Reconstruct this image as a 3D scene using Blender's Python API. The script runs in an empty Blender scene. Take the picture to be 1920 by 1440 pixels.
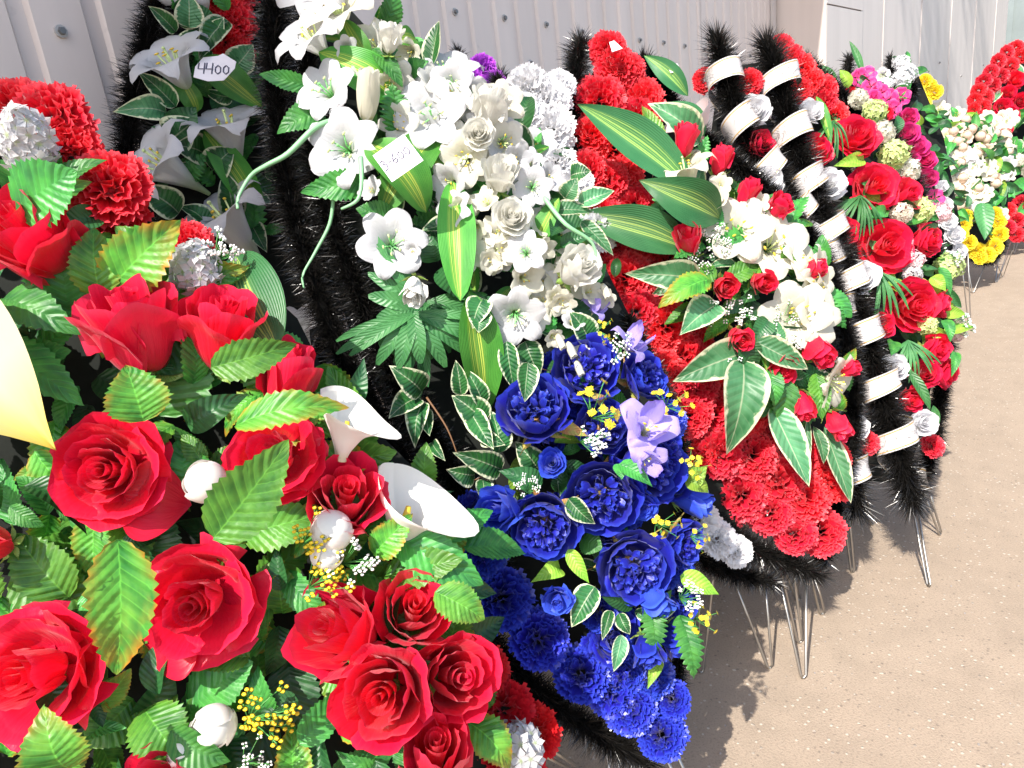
import bpy, math, random
import numpy as np
from mathutils import Matrix, Vector

rnd = random.Random(7)
S = bpy.context.scene
COL = S.collection

# ------------------------------------------------------------------ camera
F_PX, CX, CY = 1321.0, 960.0, 720.0          # focal length and centre in photo pixels
H = 1.0                                       # lens height above the asphalt
_n = np.array([537.0, 4255.0, F_PX]); _n /= np.linalg.norm(_n)      # straight down, seen by the lens
_x = np.array([990.0, -535.0, F_PX]); _x -= _n*(_x@_n); _x /= np.linalg.norm(_x)   # along the kiosk wall
_z = -_n
RW = np.stack([_x, np.cross(_z, _x), _z])     # lens axes (right, down, forward) -> world
CAM = np.array([0.0, 0.0, H])
cd = bpy.data.cameras.new('camera'); co = bpy.data.objects.new('camera', cd); COL.objects.link(co)
cd.sensor_width = 36; cd.lens = F_PX/1920*36; cd.clip_start = 0.02; cd.clip_end = 500
_r, _d, _f = RW[:, 0], RW[:, 1], RW[:, 2]
co.matrix_world = Matrix(((_r[0], -_d[0], -_f[0], 0), (_r[1], -_d[1], -_f[1], 0), (_r[2], -_d[2], -_f[2], H), (0, 0, 0, 1)))
S.camera = co

# ------------------------------------------------------------------ sky, sun, exposure
SUN_EL, SUN_AZ = 48.0, 7.0        # height; the light runs along the wall, turned this far towards it
w = bpy.data.worlds.new('World'); S.world = w; w.use_nodes = True
nt = w.node_tree; bg = nt.nodes['Background']
sky = nt.nodes.new('ShaderNodeTexSky'); sky.sky_type = 'NISHITA'; sky.sun_disc = False
sky.sun_elevation = math.radians(SUN_EL)
sky.sun_rotation = math.atan2(-math.cos(math.radians(SUN_AZ)), -math.sin(math.radians(SUN_AZ)))
sky.air_density = 1.0; sky.dust_density = 2.0
nt.links.new(sky.outputs[0], bg.inputs[0]); bg.inputs[1].default_value = 0.15
sl = bpy.data.lights.new('sun', 'SUN'); so = bpy.data.objects.new('sun', sl); COL.objects.link(so)
sl.energy = 4.2; sl.angle = math.radians(0.55); sl.color = (1, 0.94, 0.86)
_ce = math.cos(math.radians(SUN_EL))
SUNV = np.array([_ce*math.cos(math.radians(SUN_AZ)), _ce*math.sin(math.radians(SUN_AZ)), -math.sin(math.radians(SUN_EL))])
so.rotation_euler = Vector(SUNV).to_track_quat('-Z', 'Y').to_euler()
so.location = (-4, -1, 6)
S.view_settings.view_transform = 'Standard'; S.view_settings.look = 'None'
S.view_settings.exposure = 0.92; S.view_settings.gamma = 1.0; S.view_settings.use_curve_mapping = False
S.cycles.max_bounces = 8; S.cycles.diffuse_bounces = 4; S.cycles.transmission_bounces = 6
S.cycles.use_denoising = True

# ------------------------------------------------------------------ pixel helpers
def ray(px, py): return RW @ np.array([px-CX, py-CY, F_PX])
def ground_at(px, py):
    d = ray(px, py); return CAM + d*(-H/d[2])
def at_depth(px, py, depth): return CAM + ray(px, py)*(depth/F_PX)
def unit(v): v = np.asarray(v, float); return v/(np.linalg.norm(v)+1e-12)
def view_vec(r, u, t): return RW @ np.array([r, -u, -t], float)      # right, up, towards the viewer

# ------------------------------------------------------------------ materials
MATS = {}
def new_mat(name):
    m = bpy.data.materials.new(name); m.use_nodes = True
    n = m.node_tree; n.nodes.clear()
    out = n.nodes.new('ShaderNodeOutputMaterial'); b = n.nodes.new('ShaderNodeBsdfPrincipled')
    n.links.new(b.outputs[0], out.inputs[0]); MATS[name] = m
    return m, n, b, out
def N(n, t, **k):
    o = n.nodes.new(t)
    for a, v in k.items():
        if a in o.inputs.keys() if hasattr(o.inputs, 'keys') else False: o.inputs[a].default_value = v
        else: setattr(o, a, v)
    return o
def math_node(n, op, a, b=None, c=None):
    o = n.nodes.new('ShaderNodeMath'); o.operation = op
    for i, x in enumerate((a, b, c)):
        if x is None: continue
        if isinstance(x, (int, float)): o.inputs[i].default_value = x
        else: n.links.new(x, o.inputs[i])
    return o.outputs[0]
def ramp(n, src, stops):
    o = n.nodes.new('ShaderNodeValToRGB'); n.links.new(src, o.inputs[0])
    e = o.color_ramp.elements
    while len(e) < len(stops): e.new(0.5)
    for i, (p, c) in enumerate(stops):
        e[i].position = p; e[i].color = (*c, 1) if len(c) == 3 else c
    return o.outputs[0]
def mixc(n, fac, a, b):
    o = n.nodes.new('ShaderNodeMix'); o.data_type = 'RGBA'
    for s, x in ((0, fac), (6, a), (7, b)):
        if isinstance(x, (int, float)): o.inputs[s].default_value = x
        elif isinstance(x, tuple): o.inputs[s].default_value = (*x, 1) if len(x) == 3 else x
        else: n.links.new(x, o.inputs[s])
    return o.outputs[2]
def uv_nodes(n):
    t = n.nodes.new('ShaderNodeUVMap'); t.uv_map = 'UVMap'
    s = n.nodes.new('ShaderNodeSeparateXYZ'); n.links.new(t.outputs[0], s.inputs[0])
    return t.outputs[0], s.outputs[0], s.outputs[1]
def noise(n, scale, detail=3, vec=None, rough=0.55):
    o = n.nodes.new('ShaderNodeTexNoise'); o.inputs['Scale'].default_value = scale
    o.inputs['Detail'].default_value = detail; o.inputs['Roughness'].default_value = rough
    if vec is not None: n.links.new(vec, o.inputs['Vector'])
    return o.outputs[0]
def objco(n): return n.nodes.new('ShaderNodeTexCoord').outputs['Object']
def bump(n, b, h, strength, dist=0.002):
    o = n.nodes.new('ShaderNodeBump'); o.inputs['Strength'].default_value = strength
    o.inputs['Distance'].default_value = dist
    n.links.new(h, o.inputs['Height']); n.links.new(o.outputs[0], b.inputs['Normal'])
    return o.outputs[0]
def see_through(n, b, out, col, amount, normal=None):
    t = n.nodes.new('ShaderNodeBsdfTranslucent'); n.links.new(col, t.inputs[0])
    if normal is not None: n.links.new(normal, t.inputs['Normal'])
    m = n.nodes.new('ShaderNodeMixShader'); m.inputs[0].default_value = amount
    n.links.new(b.outputs[0], m.inputs[1]); n.links.new(t.outputs[0], m.inputs[2])
    n.links.new(m.outputs[0], out.inputs[0])
def vary(n, col, amt):
    oi = n.nodes.new('ShaderNodeObjectInfo')
    hsv = n.nodes.new('ShaderNodeHueSaturation')
    mr = n.nodes.new('ShaderNodeMapRange'); n.links.new(oi.outputs['Random'], mr.inputs[0])
    mr.inputs[3].default_value = 1-amt; mr.inputs[4].default_value = 1+amt
    n.links.new(mr.outputs[0], hsv.inputs['Value'])
    h2 = math_node(n, 'MULTIPLY_ADD', oi.outputs['Random'], amt*0.06, 0.5-amt*0.03)
    n.links.new(h2, hsv.inputs['Hue'])
    n.links.new(col, hsv.inputs['Color'])
    return hsv.outputs[0]

def petal_mat(name, base, main, edge, trans=0.22, rough=0.55, p1=0.25, p2=0.85, gloss=0.35, crease=0.35, streak=0.62):
    m, n, b, out = new_mat(name)
    uv, u, v = uv_nodes(n)
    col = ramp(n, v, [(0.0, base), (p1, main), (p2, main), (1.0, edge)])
    mp = n.nodes.new('ShaderNodeMapping'); n.links.new(uv, mp.inputs[0]); mp.inputs['Scale'].default_value = (14, 1.6, 1)
    st = noise(n, 1.0, 4, mp.outputs[0])
    col = mixc(n, math_node(n, 'MULTIPLY', math_node(n, 'SUBTRACT', st, 0.45), 0.6), col, tuple(streak*c for c in main))
    col = vary(n, col, 0.09 if streak < 0.8 else 0.03)
    n.links.new(col, b.inputs['Base Color'])
    b.inputs['Roughness'].default_value = rough; b.inputs['Specular IOR Level'].default_value = gloss
    b.inputs['Sheen Weight'].default_value = 0.12; b.inputs['Sheen Roughness'].default_value = 0.4
    nm = bump(n, b, st, crease, 0.0022)
    see_through(n, b, out, col, trans, nm)
    return m
def leaf_mat(name, kind, dark, light, accent=(0.7, 0.75, 0.5), trans=0.25, rough=0.42):
    m, n, b, out = new_mat(name)
    uv, u, v = uv_nodes(n)
    au = math_node(n, 'ABSOLUTE', math_node(n, 'MULTIPLY_ADD', u, 2.0, -1.0))     # 0 at the midrib, 1 at the margin
    oc = objco(n)
    big = noise(n, 3.0, 3, oc)
    col = mixc(n, ramp(n, big, [(0.35, (0, 0, 0)), (0.65, (1, 1, 1))]), dark, light)
    vein = math_node(n, 'SINE', math_node(n, 'MULTIPLY', math_node(n, 'SUBTRACT', v, math_node(n, 'MULTIPLY', au, 0.16)), 66.0))
    veinm = ramp(n, vein, [(0.86, (0, 0, 0)), (1.0, (1, 1, 1))])
    if kind == 'serrate':
        col = mixc(n, math_node(n, 'MULTIPLY', veinm, 0.35), col, tuple(1.5*c for c in light))
        oi = n.nodes.new('ShaderNodeObjectInfo')
        ed = math_node(n, 'ADD', math_node(n, 'POWER', au, 5.0), math_node(n, 'MULTIPLY', math_node(n, 'POWER', v, 4.0), 0.8))
        nz = noise(n, 4.0, 2, oc)
        ed = math_node(n, 'MULTIPLY', math_node(n, 'MULTIPLY', ed, ramp(n, nz, [(0.4, (0, 0, 0)), (0.62, (1, 1, 1))])), ramp(n, oi.outputs['Random'], [(0.3, (0.1,)*3), (0.8, (0.9,)*3)]))
        ed = ramp(n, ed, [(0.0, (0, 0, 0)), (0.9, (1, 1, 1))])
        col = mixc(n, ed, col, accent)
        rib = ramp(n, au, [(0.0, (1, 1, 1)), (0.05, (0, 0, 0))])
        col = mixc(n, math_node(n, 'MULTIPLY', rib, 0.6), col, tuple(1.6*c for c in light))
    elif kind == 'margin':                      # pale margin round a green heart
        mp = n.nodes.new('ShaderNodeMapping'); n.links.new(uv, mp.inputs[0]); mp.inputs['Scale'].default_value = (5, 9, 1)
        nz = noise(n, 1.0, 3, mp.outputs[0])
        q = math_node(n, 'MAXIMUM', au, math_node(n, 'MULTIPLY_ADD', v, 2.4, -1.45))
        q = math_node(n, 'ADD', q, math_node(n, 'MULTIPLY_ADD', nz, 0.7, -0.35))
        col = mixc(n, ramp(n, q, [(0.76, (0, 0, 0)), (0.88, (1, 1, 1))]), col, accent)
        rib = ramp(n, au, [(0.0, (1, 1, 1)), (0.06, (0, 0, 0))])
        col = mixc(n, math_node(n, 'MULTIPLY', rib, 0.5), col, accent)
        col = mixc(n, math_node(n, 'MULTIPLY', veinm, 0.05), col, accent)
    elif kind == 'stripe':                      # long yellow green stripes
        wob = noise(n, 2.0, 2, uv)
        uu = math_node(n, 'MULTIPLY_ADD', wob, 0.03, u)
        ln = math_node(n, 'SINE', math_node(n, 'MULTIPLY', uu, 120.0)); l2 = math_node(n, 'SINE', math_node(n, 'MULTIPLY', uu, 47.0))
        band = math_node(n, 'SUBTRACT', 1.0, math_node(n, 'MULTIPLY', math_node(n, 'ABSOLUTE', math_node(n, 'SUBTRACT', u, 0.46)), 4.6))
        band = math_node(n, 'MAXIMUM', band, 0.0)
        q = math_node(n, 'MULTIPLY', ramp(n, band, [(0.0, (0, 0, 0)), (0.5, (1, 1, 1))]), ramp(n, math_node(n, 'ADD', ln, math_node(n, 'MULTIPLY', l2, 0.8)), [(0.1, (0.12,)*3), (0.6, (1, 1, 1))]))
        col = mixc(n, q, col, accent); vein = math_node(n, 'SINE', math_node(n, 'MULTIPLY', u, 150.0))
    else:
        col = mixc(n, math_node(n, 'MULTIPLY', veinm, 0.3), col, tuple(1.7*c for c in light))
    col = vary(n, col, 0.30)
    n.links.new(col, b.inputs['Base Color'])
    b.inputs['Roughness'].default_value = rough; b.inputs['Specular IOR Level'].default_value = 0.5
    nm = bump(n, b, math_node(n, 'ADD', vein, math_node(n, 'MULTIPLY', big, 2.0)), 0.25, 0.002)
    see_through(n, b, out, col, trans, nm)
    return m
def plain_mat(name, color, rough=0.5, metal=0.0, spec=0.5, nz=0.0, nscale=30, bmp=0.0):
    m, n, b, out = new_mat(name)
    oc = objco(n)
    t = noise(n, nscale, 4, oc)
    c = mixc(n, t, tuple(x*(1-nz) for x in color), tuple(min(1, x*(1+nz)) for x in color))
    n.links.new(c, b.inputs['Base Color'])
    b.inputs['Roughness'].default_value = rough; b.inputs['Metallic'].default_value = metal
    b.inputs['Specular IOR Level'].default_value = spec
    if bmp: bump(n, b, t, bmp, 0.003)
    return m

petal_mat('red', (0.62, 0.004, 0.03), (0.82, 0.009, 0.052), (0.87, 0.028, 0.095), 0.26, 0.38, crease=0.6, p1=0.45, gloss=0.5)
petal_mat('red_carnation', (0.26, 0.001, 0.010), (0.80, 0.014, 0.036), (0.88, 0.085, 0.11), 0.24, 0.4, p1=0.55, p2=0.84)  # dark petal bases and paler edges paint shade and highlights between the ruffles
petal_mat('dark_red', (0.2, 0.002, 0.004), (0.62, 0.006, 0.012), (0.66, 0.012, 0.02), 0.2, 0.5)
petal_mat('white', (0.46, 0.58, 0.24), (0.66, 0.66, 0.68), (0.69, 0.68, 0.71), 0.36, 0.5, p1=0.3, streak=0.9)
petal_mat('ivory', (0.72, 0.73, 0.50), (0.78, 0.77, 0.71), (0.79, 0.78, 0.73), 0.42, 0.5, p1=0.2, streak=0.95)
petal_mat('cream', (0.70, 0.71, 0.36), (0.76, 0.74, 0.62), (0.77, 0.75, 0.66), 0.40, 0.5, p1=0.22, streak=0.9)
petal_mat('white_carnation', (0.70, 0.72, 0.70), (0.82, 0.82, 0.84), (0.86, 0.85, 0.86), 0.25, 0.5, streak=0.9)
petal_mat('foam', (0.70, 0.72, 0.45), (0.84, 0.83, 0.78), (0.84, 0.83, 0.78), 0.18, 0.6, crease=0.05, streak=0.9)
petal_mat('foam_yellow', (0.58, 0.54, 0.40), (0.58, 0.53, 0.36), (0.72, 0.55, 0.05), 0.18, 0.6, crease=0.05, p2=0.55, streak=0.9)
petal_mat('foam_pink', (0.72, 0.30, 0.32), (0.70, 0.54, 0.55), (0.68, 0.60, 0.60), 0.2, 0.6, crease=0.05, p1=0.5, streak=0.9)
petal_mat('blue', (0.004, 0.005, 0.08), (0.014, 0.018, 0.34), (0.04, 0.075, 0.62), 0.12, 0.36, gloss=0.6, p1=0.5, p2=0.8)  # near-black petal bases paint the shade in the gaps, so blooms stand apart
petal_mat('blue_light', (0.01, 0.02, 0.25), (0.04, 0.085, 0.66), (0.06, 0.14, 0.80), 0.2, 0.5)
petal_mat('lilac', (0.75, 0.75, 0.35), (0.42, 0.34, 0.82), (0.30, 0.20, 0.78), 0.25, 0.5, streak=0.9)
petal_mat('purple', (0.2, 0.01, 0.3), (0.42, 0.05, 0.60), (0.55, 0.12, 0.72), 0.2, 0.5)
petal_mat('pink', (0.75, 0.05, 0.18), (0.80, 0.05, 0.26), (0.82, 0.16, 0.38), 0.25, 0.5)
petal_mat('magenta', (0.5, 0.01, 0.12), (0.72, 0.03, 0.22), (0.78, 0.08, 0.32), 0.25, 0.5)
petal_mat('peach', (0.70, 0.62, 0.25), (0.84, 0.68, 0.54), (0.84, 0.72, 0.60), 0.35, 0.5, streak=0.9)
petal_mat('yellow', (0.7, 0.4, 0.01), (0.86, 0.68, 0.02), (0.88, 0.76, 0.08), 0.25, 0.5, streak=0.9)
petal_mat('pale_green', (0.35, 0.6, 0.08), (0.62, 0.74, 0.30), (0.76, 0.78, 0.55), 0.25, 0.5, streak=0.9)
petal_mat('pale_pink', (0.8, 0.4, 0.4), (0.84, 0.60, 0.62), (0.86, 0.74, 0.74), 0.25, 0.5, streak=0.9)
leaf_mat('leaf_rose', 'serrate', (0.04, 0.21, 0.03), (0.13, 0.42, 0.05), (0.50, 0.20, 0.02), 0.32)
leaf_mat('leaf_fern', 'plain', (0.028, 0.17, 0.04), (0.075, 0.32, 0.055), trans=0.25)
leaf_mat('leaf_dark', 'plain', (0.012, 0.06, 0.02), (0.03, 0.13, 0.035), trans=0.15)
leaf_mat('leaf_ivy', 'margin', (0.010, 0.07, 0.025), (0.03, 0.16, 0.035), (0.70, 0.74, 0.50), 0.2)
leaf_mat('leaf_margin', 'margin', (0.035, 0.17, 0.06), (0.10, 0.30, 0.13), (0.72, 0.74, 0.50), 0.25)
leaf_mat('leaf_strap', 'stripe', (0.05, 0.26, 0.03), (0.09, 0.36, 0.045), (0.55, 0.68, 0.10), 0.28)
leaf_mat('leaf_strap_blue', 'stripe', (0.035, 0.17, 0.06), (0.055, 0.22, 0.08), (0.40, 0.62, 0.14), 0.22)
leaf_mat('leaf_lime', 'plain', (0.18, 0.42, 0.04), (0.36, 0.58, 0.07), trans=0.3)
leaf_mat('leaf_palm', 'plain', (0.035, 0.15, 0.045), (0.07, 0.24, 0.07), trans=0.2)
leaf_mat('sepal', 'plain', (0.16, 0.34, 0.06), (0.34, 0.42, 0.10), trans=0.2)
leaf_mat('sepal_orange', 'plain', (0.40, 0.45, 0.10), (0.55, 0.25, 0.10), trans=0.25)
plain_mat('stem', (0.09, 0.34, 0.07), 0.45)
plain_mat('vine', (0.25, 0.52, 0.27), 0.45)
plain_mat('stem_brown', (0.18, 0.09, 0.04), 0.6)
plain_mat('anther', (0.72, 0.50, 0.04), 0.5)
plain_mat('anther_pale', (0.62, 0.74, 0.32), 0.5)
plain_mat('anther_green', (0.25, 0.70, 0.22), 0.5)
plain_mat('bead_yellow', (0.82, 0.62, 0.03), 0.45)
plain_mat('bead_white', (0.82, 0.82, 0.80), 0.45)
plain_mat('tinsel', (0.010, 0.009, 0.008), 0.24, spec=1.0)
plain_mat('tinsel_core', (0.006, 0.006, 0.006), 0.9, spec=0.1)
plain_mat('backing', (0.010, 0.012, 0.010), 0.8, nz=0.5, nscale=60, spec=0.2)
plain_mat('wire', (0.42, 0.40, 0.37), 0.35, 0.9)
plain_mat('paper', (0.80, 0.76, 0.80), 0.75, nz=0.05, nscale=40, bmp=0.1)
plain_mat('ink', (0.10, 0.10, 0.15), 0.6)
plain_mat('screw', (0.20, 0.20, 0.20), 0.4, 0.6)
plain_mat('washer', (0.45, 0.44, 0.43), 0.5, 0.2)
plain_mat('bark', (0.10, 0.07, 0.05), 0.9, nz=0.4, nscale=12, bmp=0.6)
plain_mat('tree_leaf', (0.05, 0.12, 0.02), 0.6)

def ribbon_mat():
    m, n, b, out = new_mat('ribbon')
    uv, u, v = uv_nodes(n)
    au = math_node(n, 'ABSOLUTE', math_node(n, 'MULTIPLY_ADD', u, 2.0, -1.0))
    g = ramp(n, au, [(0.0, (0, 0, 0)), (0.76, (0, 0, 0)), (0.78, (1, 1, 1)), (0.86, (1, 1, 1)), (0.88, (0, 0, 0)), (1.0, (0, 0, 0))])
    c = mixc(n, g, (0.56, 0.53, 0.52), (0.46, 0.27, 0.06))
    n.links.new(c, b.inputs['Base Color']); b.inputs['Roughness'].default_value = 0.33
    b.inputs['Anisotropic'].default_value = 0.5
    return m
ribbon_mat()

def metal_sheet_mat(name, color, rust=0.0):
    m, n, b, out = new_mat(name)
    oc = objco(n)
    mp = n.nodes.new('ShaderNodeMapping'); n.links.new(oc, mp.inputs[0]); mp.inputs['Scale'].default_value = (7, 7, 0.5)
    a = noise(n, 1.0, 5, mp.outputs[0]); g = noise(n, 60, 2, oc)
    c = mixc(n, ramp(n, a, [(0.35, (0, 0, 0)), (0.75, (1, 1, 1))]), tuple(x*0.86 for x in color), color)
    sp = ramp(n, noise(n, 22, 3, oc), [(0.70, (0, 0, 0)), (0.76, (1, 1, 1))])
    c = mixc(n, math_node(n, 'MULTIPLY', sp, 0.35), c, tuple(x*0.6 for x in color))
    n.links.new(c, b.inputs['Base Color']); b.inputs['Roughness'].default_value = 0.38
    b.inputs['Specular IOR Level'].default_value = 0.5
    bump(n, b, math_node(n, 'ADD', a, math_node(n, 'MULTIPLY', g, 0.1)), 0.12, 0.004)
    return m
metal_sheet_mat('sheet', (0.80, 0.70, 0.64))
metal_sheet_mat('sheet_warm', (0.66, 0.61, 0.58))
metal_sheet_mat('sheet_dark', (0.36, 0.33, 0.31))

def asphalt_mat():
    m, n, b, out = new_mat('asphalt')
    oc = objco(n)
    big = noise(n, 1.3, 5, oc); mid = noise(n, 14, 4, oc); fine = noise(n, 260, 3, oc, 0.7)
    c = mixc(n, ramp(n, big, [(0.3, (0, 0, 0)), (0.7, (1, 1, 1))]), (0.335, 0.264, 0.197), (0.385, 0.306, 0.232))
    c = mixc(n, ramp(n, mid, [(0.42, (0, 0, 0)), (0.72, (0.6,)*3)]), c, (0.29, 0.232, 0.175))
    c = mixc(n, ramp(n, fine, [(0.34, (0.5,)*3), (0.50, (0, 0, 0))]), c, (0.18, 0.145, 0.115))
    vo = n.nodes.new('ShaderNodeTexVoronoi'); n.links.new(oc, vo.inputs['Vector']); vo.inputs['Scale'].default_value = 115
    sep = n.nodes.new('ShaderNodeSeparateColor'); n.links.new(vo.outputs['Color'], sep.inputs[0])
    pick = ramp(n, sep.outputs[0], [(0.84, (0, 0, 0)), (0.86, (1, 1, 1))])
    dot = ramp(n, vo.outputs['Distance'], [(0.24, (1, 1, 1)), (0.36, (0, 0, 0))])
    c = mixc(n, math_node(n, 'MULTIPLY', math_node(n, 'MULTIPLY', pick, dot), 0.85), c, (0.52, 0.46, 0.38))
    pick2 = ramp(n, sep.outputs[1], [(0.86, (0, 0, 0)), (0.88, (1, 1, 1))])
    c = mixc(n, math_node(n, 'MULTIPLY', math_node(n, 'MULTIPLY', pick2, dot), 0.45), c, (0.10, 0.08, 0.07))
    st = ramp(n, noise(n, 2.3, 6, oc, 0.65), [(0.60, (0, 0, 0)), (0.72, (0.45,)*3)])
    c = mixc(n, st, c, (0.26, 0.20, 0.145))
    n.links.new(c, b.inputs['Base Color']); b.inputs['Roughness'].default_value = 0.85
    b.inputs['Specular IOR Level'].default_value = 0.25
    bump(n, b, math_node(n, 'ADD', fine, math_node(n, 'MULTIPLY', math_node(n, 'MULTIPLY', pick, dot), 0.6)), 0.55, 0.004)
    return m
asphalt_mat()
plain_mat('concrete', (0.30, 0.27, 0.25), 0.85, nz=0.3, nscale=9, bmp=0.3)
plain_mat('far_pane', (0.22, 0.26, 0.26), 0.25, nz=0.3, nscale=2)

# ------------------------------------------------------------------ mesh builder
class MB:
    def __init__(s): s.v = []; s.f = []; s.uv = []; s.m = []; s.n = 0
    def add(s, V, Fc, UV=None, mat=0):
        V = np.asarray(V, float).reshape(-1, 3); k = s.n
        s.v.append(V); s.uv.append(np.zeros((len(V), 2)) if UV is None else np.asarray(UV, float).reshape(-1, 2))
        for q in Fc: s.f.append(tuple(int(i)+k for i in q)); s.m.append(mat)
        s.n += len(V); return s
    def grid(s, P, mat=0, uv=None, close=False):
        P = np.asarray(P, float); a, b = P.shape[:2]
        if uv is None:
            vv, uu = np.meshgrid(np.linspace(0, 1, a), np.linspace(0, 1, b), indexing='ij'); uv = np.stack([uu, vv], -1)
        fs = [(i*b+j, i*b+j+1, (i+1)*b+j+1, (i+1)*b+j) for i in range(a-1) for j in range(b-1)]
        if close: fs += [(i*b+b-1, i*b, (i+1)*b, (i+1)*b+b-1) for i in range(a-1)]
        return s.add(P, fs, uv, mat)
    def tube(s, pts, r, sides=6, mat=0):
        pts = np.asarray(pts, float); k = len(pts)
        rr = np.full(k, r) if np.isscalar(r) else np.asarray(r, float)
        P = np.zeros((k, sides, 3)); ref = np.array([0.31, 0.17, 0.93])
        for i in range(k):
            t = unit(pts[min(i+1, k-1)]-pts[max(i-1, 0)])
            a = unit(np.cross(t, ref)) if abs(t@ref) < 0.98 else unit(np.cross(t, [1, 0, 0])); bb = np.cross(t, a)
            for j in range(sides):
                an = 2*math.pi*j/sides; P[i, j] = pts[i]+rr[i]*(math.cos(an)*a+math.sin(an)*bb)
        vv, uu = np.meshgrid(np.linspace(0, 1, k), np.linspace(0, 1, sides), indexing='ij')
        s.grid(P, mat, np.stack([uu, vv], -1), close=True)
        n0 = s.n-k*sides
        s.f.append(tuple(n0+j for j in range(sides))[::-1]); s.m.append(mat)
        s.f.append(tuple(n0+(k-1)*sides+j for j in range(sides))); s.m.append(mat)
        return s
    def ball(s, c, r, mat=0, seg=6, rings=4, uvv=0.6):
        c = np.asarray(c, float); rr = np.broadcast_to(np.asarray(r, float), (3,))
        th = np.linspace(0.02, math.pi-0.02, rings+1); ph = np.linspace(0, 2*math.pi, seg, endpoint=False)
        P = np.stack([np.sin(th)[:, None]*np.cos(ph)*rr[0]+c[0], np.sin(th)[:, None]*np.sin(ph)*rr[1]+c[1], (np.cos(th)[:, None]+0*ph)*rr[2]+c[2]], -1)
        s.grid(P, mat, np.full((rings+1, seg, 2), uvv), close=True); return s
    def box(s, lo, hi, mat=0):
        x0, y0, z0 = lo; x1, y1, z1 = hi
        V = [(x0, y0, z0), (x1, y0, z0), (x1, y1, z0), (x0, y1, z0), (x0, y0, z1), (x1, y0, z1), (x1, y1, z1), (x0, y1, z1)]
        return s.add(V, [(0, 3, 2, 1), (4, 5, 6, 7), (0, 1, 5, 4), (1, 2, 6, 5), (2, 3, 7, 6), (3, 0, 4, 7)], None, mat)
    def join(s, o, M=None, mmap=None):
        V = np.concatenate(o.v); UV = np.concatenate(o.uv)
        if M is not None: V = V@np.asarray(M)[:3, :3].T+np.asarray(M)[:3, 3]
        k = s.n; s.v.append(V); s.uv.append(UV); s.n += len(V)
        for q, mi in zip(o.f, o.m): s.f.append(tuple(i+k for i in q)); s.m.append(mi if mmap is None else mmap[mi])
        return s
    def mesh(s, name, mats, smooth=True):
        me = bpy.data.meshes.new(name)
        V = np.concatenate(s.v); me.from_pydata(V.tolist(), [], s.f)
        for m in mats: me.materials.append(MATS[m])
        if len(mats) > 1: me.polygons.foreach_set('material_index', s.m)
        if smooth: me.polygons.foreach_set('use_smooth', [True]*len(me.polygons))
        li = np.zeros(len(me.loops), int); me.loops.foreach_get('vertex_index', li)
        UV = np.concatenate(s.uv); ul = me.uv_layers.new(name='UVMap'); ul.data.foreach_set('uv', UV[li].ravel())
        me.update(); return me

def link(name, me, parent=None, M=None):
    o = bpy.data.objects.new(name, me); COL.objects.link(o)
    if parent is not None: o.parent = parent
    if M is not None: o.matrix_basis = Matrix([list(r) for r in M]) if not isinstance(M, Matrix) else M
    return o
def tag(o, label, cat, group=None):
    o['label'] = label; o['category'] = cat
    if group: o['group'] = group
    return o
def structure(name, me): o = link(name, me); o['kind'] = 'structure'; return o
def rotz(a): return np.array([[math.cos(a), -math.sin(a), 0, 0], [math.sin(a), math.cos(a), 0, 0], [0, 0, 1, 0], [0, 0, 0, 1.0]])
def sstep(a, b, x): t = np.clip((x-a)/(b-a), 0, 1); return t*t*(3-2*t)
def frame(z, spin=0.0, near=None):
    z = unit(z); ref = np.array([0, 0, 1.0]) if near is None else np.asarray(near, float)
    x = np.cross(ref, z)
    if np.linalg.norm(x) < 1e-3: x = np.cross([1, 0, 0], z)
    x = unit(x); y = np.cross(z, x)
    c, s_ = math.cos(spin), math.sin(spin)
    return np.stack([c*x+s_*y, -s_*x+c*y, z], 1)
def mat4(R3, scale, t):
    M = np.eye(4); M[:3, :3] = R3*np.asarray(scale); M[:3, 3] = t; return M
# ------------------------------------------------------------------ petals
def rose_petal(R, top, curl, phi, base=-0.6, seed=0, nu=14, nv=10, tip=0.0):
    rg = np.random.RandomState(seed); p1, p2, p3 = rg.rand(3)*6.28; tilt = rg.uniform(-0.06, 0.06)
    v, u = np.meshgrid(np.linspace(0, 1, nv+1), np.linspace(-1, 1, nu+1), indexing='ij')
    vv = v*(0.58+0.42*np.sqrt(np.clip(1-np.abs(u)**2.6, 0, 1))+tip*(1-np.abs(u))**2*v)
    wid = phi*(0.45+0.55*np.sin(np.minimum(1, v*1.25)*math.pi/2))
    ang = u*wid
    r = R*(0.12+0.88*np.sqrt(np.clip(1-(1-np.clip(vv, 0, 1))**2.2, 0, 1)))
    z = base+(top-base)*vv**1.15
    s = sstep(0.5, 1.0, v)
    r = r+curl*R*0.55*s*s+0.09*R*curl*np.abs(u)**3*s
    z = z-curl*0.42*s**2.5*(0.7+0.5*np.abs(u)**2)+tilt*u
    r = r*(1+0.05*u)+0.03*R*np.sin(3.4*ang+p1)*v+0.05*np.sin(6*u+p2)*s*(0.35+curl)+0.02*np.sin(15*u+p3)*s*s
    z = z+0.05*np.sin(5*u+p3)*s+0.03*np.sin(2.5*u+7*v+p1)*v
    m = MB(); m.grid(np.stack([r*np.cos(ang), r*np.sin(ang), z], -1)); return m
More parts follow.
